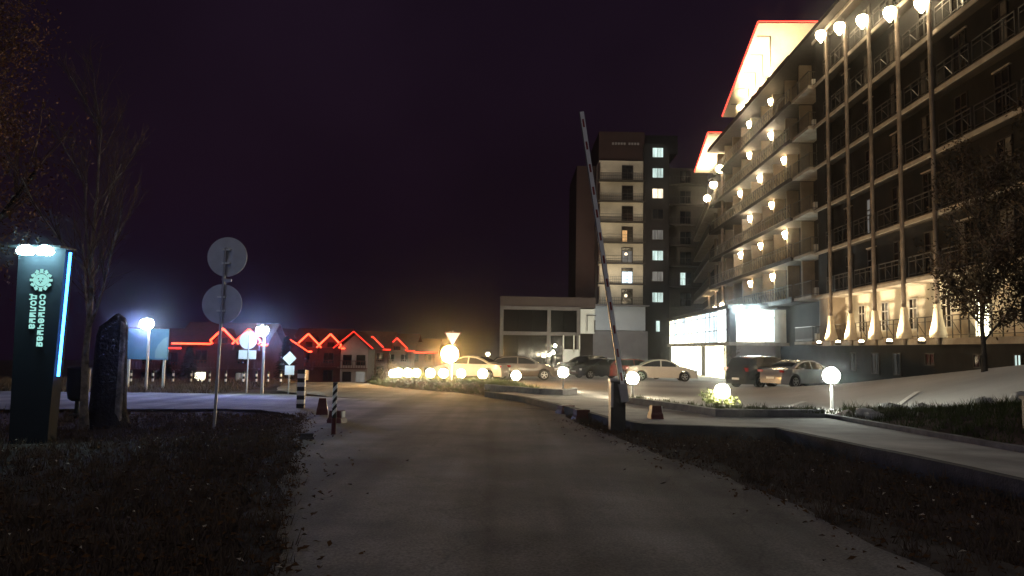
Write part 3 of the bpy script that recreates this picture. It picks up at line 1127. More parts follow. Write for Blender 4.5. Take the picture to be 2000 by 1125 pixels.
mb.box((14.6, 104.6, 1.4), (9.0, 1.4, 5.6))
mb.build('podium_base', M['greywall'], tw)
mb = MB()
mb.box((14.5, 105.0, 7.78), (9.6, 2.6, 0.16))
mb.build('podium_cornice', M['greywall'], tw)
mb = MB()
mb.box((23.0, 100.5, 1.6), (2.4, 3, 5.8))
mb.build('service_block', M['greywall'], tw)

for (fx, fy, fz, aim, pw, colr) in ((12.2, 92.5, 7.85, (15.4, 105.8, 19.0), 5200, (1.0, 0.86, 0.64)), (10.2, 92.5, 7.85, (14.5, 104.8, 5.0), 900, (0.80, 0.92, 1.0))):  # unseen floodlights added on the annex roof to brighten the tower
    mb = MB()
    mb.box((fx, fy - 0.2, fz), (0.5, 0.3, 0.35))
    mb.build('floodlight', M['cabinet'], tw)
    lamp('SPOT', (fx, fy + 0.1, fz + 0.2), pw, colr, 0.2, aim, 75, 0.7)

# low glazed annex
an = empty('glass_annex', (4.2, 88, -1.2), 'low two storey building with dark glazing and pale concrete frame left of the tower', 'building')
mb = MB()
mb.box((4.3, 94, 2.6), (11.0, 10, 8.4))
mb.build('core', M['tower_dark'], an)
mb = MB()
mb.box((4.3, 91.5, 7.05), (11.3, 7, 1.2))
mb.build('parapet', M['parapet'], an)
for x in (-1.15, 4.45, 7.95):
    mb = MB()
    mb.box((x, 88.0, 2.7), (0.42, 0.5, 7.6))
    mb.build('frame_post', M['concrete_frame'], an)
for z in (6.3, 3.3):
    mb = MB()
    mb.box((3.4, 88.02, z), (9.2 if z < 4 else 9.3, 0.42, 0.42))
    mb.build('frame_beam', M['concrete_frame'], an)
for (x0, x1) in ((-0.94, 4.24), (4.66, 7.74)):
    for (z0, z1) in ((-1.1, 3.1), (3.5, 6.1)):
        n = 3 if x1 - x0 > 4 else 2
        if z0 < 0 and x0 > 4:
            x1b = 6.1
            n = 1
        else:
            x1b = x1
        for i in range(n):
            a = x0 + (x1b - x0) * i / n
            b = x0 + (x1b - x0) * (i + 1) / n
            mb = MB()
            mb.box(((a + b) / 2, 88.3, (z0 + z1) / 2), (b - a - 0.05, 0.06, z1 - z0))
            mb.build('pane', M['glass'], an)
# white porch
mb = MB()
mb.box((7.1, 87.75, 0.5), (1.95, 0.3, 2.0))
mb.build('porch_panel', M['tower_pale'], an)
for x in (6.18, 7.4, 8.05):
    mb = MB()
    mb.box((x, 87.75, 2.2), (0.13, 0.3, 1.9))
    mb.build('porch_post', M['white'], an)
# pale panel with a dark framed notice
mb = MB()
mb.box((9.0, 88.25, 4.85), (1.75, 0.3, 2.9))
mb.build('pale_panel', M['tower_pale'], an)
mb = MB()
mb.box((9.45, 88.0, 5.55), (1.1, 0.3, 0.08))
mb.box((9.0, 88.05, 4.6), (0.05, 0.1, 1.8))
mb.box((9.9, 88.05, 4.3), (0.1, 0.1, 1.4))
mb.build('notice_frame', M['cabinet'], an)


# ------------------------------------------------------------------ chalets
def chalet(loc, rz, L, D, wall_h, roof_h, dormers, label, gable_right=False, led=True, lit_windows=(), pale=False, dim=False, rake=False):
    root = empty('chalet', (loc[0], loc[1], loc[2]), label, 'house', 'chalets outlined in red light')
    Mx = Matrix.Translation(loc) @ Matrix.Rotation(rz, 4, 'Z')
    T = lambda x, y, z: Mx @ Vector((x, y, z))
    E = E_REDDIM if dim else E_RED
    mb = MB()
    hl, hd = L / 2, D / 2
    mb.hexa([T(-hl, -hd, -0.6), T(hl, -hd, -0.6), T(hl, hd, -0.6), T(-hl, hd, -0.6), T(-hl, -hd, wall_h), T(hl, -hd, wall_h), T(hl, hd, wall_h), T(-hl, hd, wall_h)])
    # gable triangles
    for sx in (-1, 1):
        mb.prism([T(sx * hl, -hd, wall_h), T(sx * hl, hd, wall_h), T(sx * hl, 0, wall_h + roof_h)], (T(-sx * 0.2, 0, 0) - T(0, 0, 0)))
    mb.build('wall', M['house_pale'] if pale else M['house'], root)
    ov = 0.7
    k = roof_h / hd
    ze = wall_h - ov * k
    mb = MB()
    for sy in (-1, 1):
        a = [T(-hl - ov, sy * (hd + ov), ze), T(hl + ov, sy * (hd + ov), ze), T(hl + ov, 0, wall_h + roof_h), T(-hl - ov, 0, wall_h + roof_h)]
        mb.hexa([*a, *[p + Vector((0, 0, 0.18)) for p in a]])
    ro = mb.build('roof', M['houseroof'], root)
    if led:
        mb = MB()
        r = 0.10
        segs = []
        x = -hl - ov
        for d, dw in dormers:
            segs.append((x, d - dw - 0.1))
            x = d + dw + 0.1
        segs.append((x, hl + ov))
        for a, b in segs:
            if b - a > 0.2:
                MB().tube(T(a, -hd - ov - 0.08, ze + 0.1), T(b, -hd - ov - 0.08, ze + 0.1), r, n=6).build('led_strip', E, ro)
        for sx in ((-1, 1) if rake else ()):
            MB().tube(T(sx * (hl + ov + 0.08), -hd - ov, ze + 0.12), T(sx * (hl + ov + 0.08), 0, wall_h + roof_h + 0.12), r * 0.5, n=6).build('led_strip', E, ro)
    for d, dw in dormers:
        # gabled dormer on the front slope
        zb, zr = ze + 0.1, ze + 0.55
        top = zr + dw * 1.0
        y0 = -hd - ov + 0.15
        y1 = -hd * 0.05
        mb = MB()
        mb.prism([T(d - dw * 0.85, y0, zb - 0.6), T(d + dw * 0.85, y0, zb - 0.6), T(d + dw * 0.85, y0, zr), T(d, y0, top - 0.1), T(d - dw * 0.85, y0, zr)], T(0, y1, 0) - T(0, y0, 0))
        dm = mb.build('dormer', M['house'], root)
        mb = MB()
        for sx in (-1, 1):
            a = [T(d, y0 - 0.3, top), T(d + sx * dw * 1.12, y0 - 0.3, zr - 0.12), T(d + sx * dw * 1.12, y1, zr - 0.12), T(d, y1, top)]
            mb.hexa([*a, *[p + Vector((0, 0, 0.14)) for p in a]])
        mb.build('dormer_roof', M['houseroof'], dm)
        mb = MB()
        mb.box(T(d, y0 - 0.03, (zb + zr) / 2 + 0.1), (dw * 0.7, 0.06, 0.8), rz)
        mb.build('window', M['glass'], dm)
        if led:
            for sx in (-1, 1):
                mb = MB()
                mb.tube(T(d, y0 - 0.38, top + 0.05), T(d + sx * dw * 1.12, y0 - 0.38, zr - 0.07), 0.10, n=6)
                mb.tube(T(d + sx * dw * 1.12, y0 - 0.38, zr - 0.07), T(d + sx * dw * 0.9, y0 - 0.4, ze + 0.15), 0.08, n=6)
                mb.build('led_strip', E, dm)
    # windows on the front
    n = max(2, int(L / 3))
    for i in range(n):
        x = -hl + L * (i + 0.5) / n
        for j, zc in enumerate((1.3, 3.6)):
            if zc > wall_h - 0.8:
                continue
            fr = MB()
            fr.box(T(x, -hd - 0.03, zc), (1.25, 0.08, 1.45), rz)
            f_ = fr.build('window', M['frame'] if pale else M['frame_dark'], root)
            for dx in (-0.3, 0.3):
                g = MB()
                g.box(T(x + dx, -hd - 0.08, zc), (0.5, 0.05, 1.25), rz)
                g.build('pane', dict(((a, b), c) for a, b, c in lit_windows).get((i, j), M['glass']), f_)
    # balcony band
    mb = MB()
    mb.box(T(0, -hd - 0.5, 2.35), (L * 0.96, 0.9, 0.12), rz)
    bal = mb.build('balcony', M['house'], root)
    mb = MB()
    for i in range(int(L / 0.35)):
        mb.box(T(-hl * 0.94 + i * 0.35, -hd - 0.92, 2.8), (0.12, 0.04, 0.8), rz)
    mb.box(T(0, -hd - 0.92, 3.22), (L * 0.95, 0.06, 0.08), rz)
    mb.build('balustrade', M['house'], bal)
    if gable_right:
        # gabled pale bay with balcony fronts and a timber frame on the right end
        bx = hl + 1.9
        mb = MB()
        mb.prism([T(bx - 1.7, -hd - 0.6, -0.6), T(bx + 1.7, -hd - 0.6, -0.6), T(bx + 1.7, -hd - 0.6, wall_h - 0.1), T(bx, -hd - 0.6, wall_h + 1.5), T(bx - 1.7, -hd - 0.6, wall_h - 0.1)], T(0, 4, 0) - T(0, 0, 0))
        bay = mb.build('gabled_bay', M['house_pale'], root)
        for zc in (1.2, 3.3):
            for dx in (-0.85, 0.85):
                g = MB()
                g.box(T(bx + dx, -hd - 0.66, zc), (1.1, 0.08, 1.3), rz)
                g.build('window', E_WINDIM if (zc < 2 and dx > 0) else M['glass'], bay)
        mb = MB()
        mb.box(T(bx, -hd - 0.95, 2.25), (3.4, 0.7, 0.12), rz)
        for i in range(11):
            mb.box(T(bx - 1.6 + i * 0.32, -hd - 1.25, 2.75), (0.06, 0.05, 0.9), rz)
        mb.box(T(bx, -hd - 1.25, 3.2), (3.3, 0.06, 0.08), rz)
        mb.build('bay_balcony', M['house'], bay)
        mb = MB()
        for sx in (-1, 1):
            a = [T(bx, -hd - 1.3, wall_h + 1.75), T(bx + sx * 2.5, -hd - 1.3, wall_h - 0.35), T(bx + sx * 2.5, 1, wall_h - 0.35), T(bx, 1, wall_h + 1.75)]
            mb.hexa([*a, *[p + Vector((0, 0, 0.16)) for p in a]])
        mb.build('bay_roof', M['houseroof'], bay)
        for sx in (-1, 1):
            MB().tube(T(bx, -hd - 1.38, wall_h + 1.85), T(bx + sx * 2.5, -hd - 1.38, wall_h - 0.25), 0.05, n=6).build('led_strip', E_REDDIM, bay)
    return root


chalet((-31.2, 84, -3.55), R(3), 8.6, 8, 5.2, 2.0, ((0.3, 1.15), (3.0, 1.15)), 'big chalet with two bright red outlined dormers behind the round sign backs',
       lit_windows=((0, 0, E_PAV), (1, 0, E_WINDIM)))
chalet((-40.5, 88, -3.9), R(-6), 9, 8, 5.0, 1.9, (), 'dark red chalet at the far left beside the blue board', dim=True)
chalet((-29.6, 97.5, -3.9), R(90), 9.0, 7.6, 4.9, 2.4, (), 'chalet gable with a falling red strip right of the white street lamp', rake=True)
chalet((-24.3, 98, -3.6), R(-2), 6.0, 8, 5.0, 2.1, ((-0.9, 1.25), (1.9, 1.25)), 'chalet with pale gabled bay and red strips on two dormers', gable_right=True,
       lit_windows=((0, 0, E_ORANGE),))
chalet((-22.3, 126, -3.9), R(-3), 4.6, 8, 5.2, 2.5, ((0.0, 1.6),), 'small far chalet with dim red gable next to the pale bay', dim=True)
chalet((-18.6, 128, -3.9), R(-3), 4.6, 8, 5.0, 2.4, ((0.0, 1.6),), 'small far chalet in the middle of the dim red row', dim=True)
chalet((-15.0, 131, -3.9), R(-3), 4.4, 8, 4.7, 2.0, (), 'last small far chalet, nearest the warm lamp', dim=True)


# ------------------------------------------------------------------ globe lamps
def globe_lamp(x, y, h, r, label, e, pole='cabinet', base=None, group='globe lamps along the car park'):
    z = (H(x, y) + 0.2) if base is None else base
    root = empty('globe_lamp', (x, y, z), label, 'lamp', group)
    mb = MB()
    mb.tube((x, y, z - 0.1), (x, y, z + h - r * 0.9), 0.045, 0.04, n=10)
    mb.lathe([(0.09, 0), (0.09, 0.03), (0.05, 0.05)], (x, y, z), 12)
    mb.build('post', M[pole], root, True)
    mb = MB()
    mb.lathe([(0.05, 0), (0.10, 0.03), (0.09, 0.07)], (x, y, z + h - r * 1.05), 12)
    mb.build('collar', M['cabinet'], root, True)
    mb = MB()
    mb.ball((x, y, z + h), r, 22, 14)
    mb.build('globe', e, root, True)
    return root


globe_lamp(8.72, 20.3, 0.94, 0.22, 'white globe lamp on a tall pale post in front of the silver sedan', E_GLOBE_COOL, 'white')
globe_lamp(5.95, 21.0, 0.42, 0.21, 'low yellow globe lamp among shrub leaves on the kerbed island', E_GLOBE_HI, base=-0.06)
globe_lamp(4.35, 26.6, 0.70, 0.22, 'globe lamp just right of the barrier cabinet', E_GLOBE_HI, base=-0.22)
globe_lamp(2.15, 30.5, 0.72, 0.21, 'globe lamp at the tip of the kerbed island left of the barrier', E_GLOBE_HI, base=-0.2)
names = ['rightmost globe lamp of the mound row, in front of the grey hatchback', 'second globe lamp from the right on the mound, in front of the white car',
         'globe lamp on the mound below the triangular sign, right of it', 'globe lamp directly below the warm lantern on the mound',
         'globe lamp just left of the warm lantern on the mound', 'fourth globe lamp from the left in the mound row',
         'third globe lamp from the left in the mound row', 'second globe lamp from the left in the mound row', 'leftmost globe lamp at the end of the mound row']
GL = [(0.26, 34.6), (-1.3, 35.0), (-2.35, 35.5), (-3.25, 36.2), (-3.95, 36.8), (-4.7, 37.3), (-5.2, 37.8), (-5.75, 38.3), (-6.1, 38.8)]
for q, (nm, (x, y)) in enumerate(zip(names, GL)):
    globe_lamp(x, y, 0.50 - 0.02 * max(0, -x), (0.22, 0.20, 0.23)[q * 2 % 3], nm, E_GLOBES[q % 3], base=mound_z(x, y) - 0.10, group='globe lamps on the mound')
# one far garden lamp, then globes added for reflections in the annex glass
for nm, (x, y, z) in zip(['far garden lamp left of the glazed annex', 'added globe for a reflection in the annex glass, leftmost of the cluster', 'added globe for a glass reflection, second from left by the annex porch',
                          'added globe for a glass reflection close beside the annex porch', 'highest added globe for a glass reflection beside the annex porch'],
                         [(-2.4, 78, 0.85), (3.55, 80, 0.75), (4.15, 80.5, 0.85), (4.6, 81, 1.1), (4.85, 82, 1.85)]):
    globe_lamp(x, y, z - H(x, y) - 0.2, 0.17, nm, E_GLOBE, group='far garden lamps')

# warm lantern, its globe enlarged for a wider halo
x, y = -3.05, 37.2
zb = mound_z(x, y)
lan = empty('sodium_lantern', (x, y, zb), 'warm orange lantern with globe enlarged for its glow under the triangular sign', 'lamp')
mb = MB()
mb.tube((x, y, zb - 0.1), (x, y, 0.85), 0.06, 0.05, n=10)
mb.build('post', M['cabinet'], lan, True)
mb = MB()
mb.ball((x, y, 1.13), 0.42, 22, 14)
mb.build('globe', E_SODIUM, lan, True)

# triangular sign
x, y = -2.85, 36.3
zb = mound_z(x, y)
tri = empty('triangular_sign', (x, y, zb), 'inverted triangular road sign standing above the warm lantern', 'sign')
mb = MB()
mb.tube((x, y + 0.05, zb - 0.1), (x, y + 0.05, 2.3), 0.03, n=8)
mb.build('post', M['metal'], tri, True)
mb = MB()
mb.prism([(x - 0.45, y, 2.22), (x + 0.45, y, 2.22), (x, y, 1.46)], (0, 0.02, 0))
mb.build('rim', M['redplastic'], tri)
mb = MB()
mb.prism([(x - 0.36, y - 0.006, 2.17), (x + 0.36, y - 0.006, 2.17), (x, y - 0.006, 1.56)], (0, 0.005, 0))
mb.build('plate', M['signface'], tri)

# ------------------------------------------------------------------ barrier
bx, by = 2.2, 15.4
bz = H(bx, by)
bar = empty('barrier_gate', (bx, by, bz), 'raised barrier with striped white boom on a dark cabinet', 'barrier')
mb = MB()
mb.box((bx, by, bz + 0.50), (0.30, 0.34, 1.06))
mb.build('cabinet', M['cabinet'], bar)
mb = MB()
mb.box((bx, by, bz + 1.045), (0.34, 0.38, 0.04))
mb.box((bx - 0.125, by - 0.178, bz + 0.75), (0.05, 0.012, 0.5))
mb.build('cabinet_lid', M['metal'], bar)
P0 = Vector((bx + 0.10, by - 0.24, bz + 0.78))
P1 = Vector((1.395, 15.2, 6.42))
ax = (P1 - P0).normalized()
yv = Vector((0, 1, 0))
yv = (yv - ax * yv.dot(ax)).normalized()
xv = yv.cross(ax)
Bm = Matrix((xv, yv, ax)).transposed().to_4x4()
L = (P1 - P0).length
mb = MB()
mb.box(P0 + ax * (L / 2), (0.085, 0.05, L), M4=Bm)
boom = mb.build('boom', M['boomwhite'], bar)
n = 12
for i in range(n):
    mb = MB()
    t = 0.35 + (L - 0.6) * i / (n - 1)
    mb.box(P0 + ax * t + yv * -0.003, (0.04, 0.055, 0.17), M4=Bm)
    mb.build('red_mark', M['boomred'], boom)
mb = MB()
mb.box(P0 + ax * (L / 2) - xv * 0.05, (0.014, 0.06, L), M4=Bm)
mb.build('rubber_edge', M['black'], boom)
mb = MB()
mb.box(P0 + ax * 0.02, (0.16, 0.12, 0.36), M4=Bm)
mb.build('boom_bracket', M['metal'], bar)


# ------------------------------------------------------------------ road furniture
def block(name, x, y, sx, sy, hgt, m, label, rz=0.0, taper=0.75, cap=None, base=None, group=None):
    z = H(x, y) if base is None else base
    root = empty(name, (x, y, z), label, 'road block', group)
    c, s_ = math.cos(rz), math.sin(rz)
    T = lambda a, b, q: (x + a * c - b * s_, y + a * s_ + b * c, z + q)
    mb = MB()
    ring = [(0, 1.0), (0.35, 0.92), (0.5, 0.8), (1.0, taper)]
    vs, fs = [], []
    for t, k in ring:
        for a, b in ((-1, -1), (1, -1), (1, 1), (-1, 1)):
            vs.append(T(a * sx / 2 * k, b * sy / 2 * k, hgt * t))
    for i in range(len(ring) - 1):
        for q in range(4):
            fs.append((i * 4 + q, i * 4 + (q + 1) % 4, i * 4 + 4 + (q + 1) % 4, i * 4 + 4 + q))
    fs += [(3, 2, 1, 0), (12, 13, 14, 15)]
    mb.add(vs, fs)
    b = mb.build('body', m, root)
    if cap:
        mb = MB()
        mb.box(T(sx * 0.40, 0, hgt * 0.7), (sx * 0.12, sy * 0.5, hgt * 0.5), rz)
        mb.build('reflector', cap, b)
    return root


RB = 'red plastic road blocks'
block('road_block', -4.6, 18.4, 0.28, 0.25, 0.40, M['redplastic'], 'taller dark red plastic block standing left of the striped pole', 0.2, 0.6, group=RB)
block('road_block', -3.75, 16.3, 0.34, 0.3, 0.26, M['redplastic'], 'low red plastic block behind the striped pole', -0.2, 0.75, M['white'], group=RB)
block('road_block', 1.52, 20.3, 0.5, 0.3, 0.22, M['redplastic'], 'far red and white plastic block lying by the lane kerb', 0.5, 0.8, M['white'], group=RB)
block('road_block', 1.72, 18.0, 0.42, 0.3, 0.26, M['redplastic'], 'red plastic block with white rim left of the barrier cabinet', 0.3, 0.8, M['white'], group=RB)
block('road_block', 3.3, 17.0, 0.30, 0.3, 0.30, M['redplastic'], 'dark red block standing on the lane right of the barrier cabinet', 0.1, 0.7, M['white'], base=H(3.3, 17) + 0.15, group=RB)
block('kerb_stone', -3.5, 13.0, 0.24, 0.12, 0.10, M['wallstone'], 'small dark stone with a white end at the left road edge', 0.4, 0.9, M['white'])


def striped_post(x, y, hgt, r, n, label, name='striped_post', group=None, base_red=0.0, lean=(0, 0), square=False):
    z = H(x, y)
    root = empty(name, (x, y, z), label, 'post', group)
    if base_red:
        mb = MB()
        mb.tube((x, y, z - 0.05), (x + lean[0] * base_red, y, z + base_red), r * 1.15, n=10)
        mb.build('foot', M['redplastic'], root, True)
    for i in range(n):
        a = base_red + (hgt - base_red) * i / n
        b = base_red + (hgt - base_red) * (i + 1) / n
        mb = MB()
        if square:
            mb.box((x + lean[0] * (a + b) / 2, y, z + (a + b) / 2), (2 * r, 1.4 * r, b - a + (0.02 if i == 0 else 0)))
        else:
            mb.tube((x + lean[0] * a, y, z + a - (0.05 if i == 0 and not base_red else 0)), (x + lean[0] * b, y, z + b), r, n=10)
        mb.build('stripe', M['white'] if i % 2 else M['black'], root, not square)
    return root


# slanted black and white stripes on the close pole
def spiral_pole(x, y, hgt, r, label):
    z = H(x, y)
    root = empty('striped_pole', (x, y, z), label, 'post')
    mb = MB()
    mb.tube((x, y, z - 0.05), (x, y, z + 0.3), r * 1.1, n=12)
    mb.build('foot', M['redplastic'], root, True)
    N = 9
    for i in range(N):
        a, b = 0.3 + (hgt - 0.3) * i / N, 0.3 + (hgt - 0.3) * (i + 1) / N
        mb = MB()
        vs = []
        nn = 14
        for q, zz in ((0, a), (1, b)):
            for k in range(nn):
                t = 2 * math.pi * k / nn
                tilt = 0.05 * math.cos(t) if not (i == 0 and q == 0) and not (i == N - 1 and q == 1) else 0
                vs.append((x + r * math.cos(t), y + r * math.sin(t), z + zz + tilt))
        fs = [(k, (k + 1) % nn, nn + (k + 1) % nn, nn + k) for k in range(nn)] + [tuple(range(nn - 1, -1, -1)), tuple(range(nn, 2 * nn))]
        mb.add(vs, fs)
        mb.build('stripe', M['white'] if i % 2 else M['black'], root, True)
    return root


spiral_pole(-3.25, 13.9, 0.95, 0.042, 'thin pole with slanted black and white stripes and red foot')
mm = striped_post(-5.72, 20.5, 1.05, 0.10, 9, 'wide black and white chequered boom rest post at the crossing', 'boom_rest', square=True)

PG = 'striped posts along the far verge'
px = [(-17.2, 33.9), (-16.4, 34.3), (-15.65, 34.7), (-14.95, 35.0), (-14.2, 35.3), (-13.55, 35.6), (-12.85, 36.0), (-12.3, 36.2), (-11.8, 36.4), (-11.3, 36.8), (-10.95, 37.0), (-10.55, 37.2)]
first = None
ordn = ['leftmost', 'second', 'third', 'fourth', 'fifth', 'sixth', 'seventh', 'eighth', 'ninth', 'tenth', 'eleventh', 'twelfth']
for i, (x, y) in enumerate(px):
    lab = '%s striped post from the left in the row along the far verge' % ordn[i] if i else 'leftmost striped post in the row along the far verge'
    if first is None:
        first = striped_post(x, y, 0.62, 0.05, 5, lab, group=PG)
    else:
        c = copy_tree(first)
        c.location = (x, y, H(x, y))
        c['label'] = lab


# ------------------------------------------------------------------ road signs
def disc(x, y, z, r, th=0.02, n=40):
    mb = MB()
    mb.lathe([(r, -th / 2), (r, th / 2)], (x, y, z), n, Vector((0, 1, 0)))
    return mb


x, y = -5.92, 15.06
z = H(x, y)
s1 = empty('double_road_sign', (x, y, z), 'two grey round road sign backs stacked on one tall pole', 'sign')
mb = MB()
mb.tube((x, y, z - 0.1), (x + 0.06, y, z + 3.6), 0.03, n=10)
mb.build('pole', M['metal'], s1, True)
for zz, dx in ((3.42, 0.06), (2.45, 0.0)):
    o = disc(x + dx + 0.02, y + 0.05, z + zz, 0.405).build('sign_plate', M['signback'], s1)
    mb = MB()
    mb.lathe([(0.405, -0.015), (0.412, -0.015), (0.412, 0.015), (0.405, 0.015)], (x + dx + 0.02, y + 0.05, z + zz), 40, Vector((0, 1, 0)))
    for dz in (-0.14, 0.14):
        mb2 = MB()
        mb2.box((x + dx + 0.02, y + 0.0, z + zz + dz), (0.16, 0.05, 0.035))
        mb2.build('clamp', M['white'], o)
mb = MB()
mb.box((x + 0.14, y, z + 2.93), (0.14, 0.05, 0.05))
mb.box((x + 0.06, y, z + 2.95), (0.1, 0.04, 0.03))
mb.build('small_bracket', M['metal'], s1)

x, y = -10.35, 29.3
z = H(x, y)
s2 = empty('round_road_sign', (x, y, z), 'pale round sign above a rectangular plate lit by the street lamp', 'sign')
mb = MB()
mb.tube((x + 0.05, y - 0.04, z - 0.1), (x + 0.05, y - 0.04, z + 2.2), 0.03, n=8)
mb.build('pole', M['metal'], s2, True)
disc(x, y, z + 1.98, 0.34).build('sign_plate', M['signface'], s2)
mb = MB()
mb.box((x, y, z + 1.42), (0.68, 0.02, 0.34))
mb.build('lower_plate', M['signface'], s2)
lamp_note = None

x, y = -8.6, 29.0
z = H(x, y)
s3 = empty('diamond_road_sign', (x, y, z), 'bright white diamond sign above a small square plate', 'sign')
mb = MB()
mb.tube((x, y + 0.04, z - 0.1), (x, y + 0.04, 1.15), 0.025, n=8)
mb.build('pole', M['metal'], s3, True)
mb = MB()
mb.prism([(x - 0.27, y, 0.93), (x, y, 0.66), (x + 0.27, y, 0.93), (x, y, 1.20)], (0, 0.02, 0))
mb.build('diamond_plate', M['signface'], s3)
mb = MB()
mb.box((x + 0.02, y, 0.47), (0.36, 0.02, 0.36))
mb.build('lower_plate', M['signface'], s3)

# street lamps with white LED heads and the blue board
def street_lamp(x, y, zt, label, power, aim, head=0.2):
    z = H(x, y)
    root = empty('street_lamp', (x, y, z), label, 'lamp', 'white street lamps')
    mb = MB()
    mb.tube((x, y, z - 0.1), (x, y, zt), 0.06, 0.045, n=10)
    mb.build('pole', M['metal'], root, True)
    mb = MB()
    mb.box((x - 0.05, y - 0.12, zt + head * 0.95), (0.34, 0.34, 0.06))
    mb.build('head', M['cabinet'], root)
    mb = MB()
    mb.ball((x - 0.05, y - 0.12, zt + 0.04), head, 18, 12, 0.95)
    mb.build('lens', E_LED, root, True)
    lamp('SPOT', (x, y - 0.6, zt - 0.1), power * 1.7, (0.27, 0.31, 1.0), 0.1, aim, 130, 0.8)
    return root


street_lamp(-9.15, 27.6, 1.92, 'white street lamp on a thin pole left of the small conifer', 520, (-9, 21, -0.3), 0.22)
street_lamp(-14.6, 30.0, 2.16, 'white street lamp shining over the blue board', 620, (-12.5, 21, -0.3), 0.25)
x, y = -15.35, 31.6
z = H(x, y)
bb = empty('advertising_board', (x, y, z), 'blue advertising board with a pale right end under a white lamp', 'board')
mb = MB()
mb.box((x - 0.1, y, 1.38), (1.85, 0.08, 1.3))
mb.build('panel', M['bluefade'], bb)
mb = MB()
mb.prism([(x + 0.3, y - 0.046, 0.78), (x + 0.8, y - 0.046, 0.78), (x + 0.8, y - 0.046, 1.7), (x + 0.62, y - 0.046, 1.62), (x + 0.4, y - 0.046, 1.35), (x + 0.3, y - 0.046, 1.1)], (0, 0.004, 0))
mb.build('pale_print', M['boardpale'], bb)
for dx in (-0.85, 0.65):
    mb = MB()
    mb.box((x + dx, y + 0.08, (z + 0.8) / 2), (0.09, 0.09, 1.0 - z))
    mb.build('leg', M['metal'], bb)

# ------------------------------------------------------------------ illuminated stele
x0, y0 = -7.80, 12.2
z0 = H(x0, y0)
st = empty('illuminated_stele', (x0, y0, z0), 'dark name stele with cyan lettering, sun emblem and blue neon edge', 'sign')
TOPZ = z0 + 3.12
mb = MB()
yb = 0.24


def stele_x(t):
    return (-0.31 - 0.06 * t, 0.31 + 0.10 * t)


a, b = stele_x(0), stele_x(1)
mb.hexa([(x0 + a[0], y0, z0 - 0.1), (x0 + a[1], y0, z0 - 0.1), (x0 + a[1], y0 + yb, z0 - 0.1), (x0 + a[0], y0 + yb, z0 - 0.1),
         (x0 + b[0], y0, TOPZ), (x0 + b[1], y0, TOPZ), (x0 + b[1], y0 + yb, TOPZ), (x0 + b[0], y0 + yb, TOPZ)])
mb.build('body', M['stele'], st)
mb = MB()
mb.box((x0 + 0.02, y0 + yb / 2 - 0.1, TOPZ + 0.018), (0.84, yb + 0.2, 0.035))
mb.build('cap', M['cabinet'], st)
mb = MB()
xa = stele_x(0.33)[1]
xb = stele_x(0.985)[1]
mb.tube((x0 + xa + 0.05, y0 + 0.05, z0 + 3.12 * 0.33), (x0 + xb + 0.05, y0 + 0.05, z0 + 3.12 * 0.985), 0.021, n=8)
mb.build('neon_tube', E_BLUE, st)
for dx in (-0.12, 0.19):
    mb = MB()
    mb.lathe([(0.05, 0.1), (0.11, 0.06), (0.14, 0.0), (0.10, -0.05)], (x0 + dx, y0 - 0.2, TOPZ - 0.07), 14)
    fl = mb.build('floodlight', E_STELE, st, True)
    lamp('SPOT', (x0 + dx, y0 - 0.17, TOPZ - 0.16), 5, (0.60, 0.95, 1.0), 0.05, (x0 + dx, y0 + 0.02, z0 + 1.9), 80, 1.0)
# sun-wheel emblem
ex, ez, ey = x0 + 0.05, z0 + 2.60, y0 - 0.022
mb = MB()
mb.lathe([(0.10, -0.012), (0.10, 0.012)], (ex, ey, ez), 28, Vector((0, 1, 0)))
em = mb.build('emblem_disc', E_TEXT, st)
for k in range(12):
    t = 2 * math.pi * k / 12
    mb = MB()
    Rm = Matrix.Rotation(-t, 4, 'Y')
    mb.box((ex + 0.155 * math.sin(t + math.pi / 2) * 1.0, ey, ez + 0.155 * math.cos(t + math.pi / 2)), (0.055, 0.02, 0.042), M4=Rm)
    mb.build('ray', E_TEXT, em)
mb = MB()
for k in range(28):
    t0, t1 = 2 * math.pi * k / 28, 2 * math.pi * (k + 1) / 28
    q = []
    for yy in (ey - 0.01, ey + 0.01):
        for rr, t in ((0.115, t0), (0.128, t0), (0.128, t1), (0.115, t1)):
            q.append((ex + rr * math.cos(t), yy, ez + rr * math.sin(t)))
    mb.add(q, [(3, 2, 1, 0), (4, 5, 6, 7), (0, 1, 5, 4), (1, 2, 6, 5), (2, 3, 7, 6), (3, 0, 4, 7)])
mb.build('ring', E_TEXT, em)
mb = MB()
for dx, dz in ((-0.035, 0.02), (0.035, 0.02), (-0.02, -0.02), (0.02, -0.02), (0, -0.045)):
    mb.box((ex + dx, ey - 0.014, ez + dz), (0.02, 0.008, 0.02))
mb.build('emblem_dots', M['stele'], em)


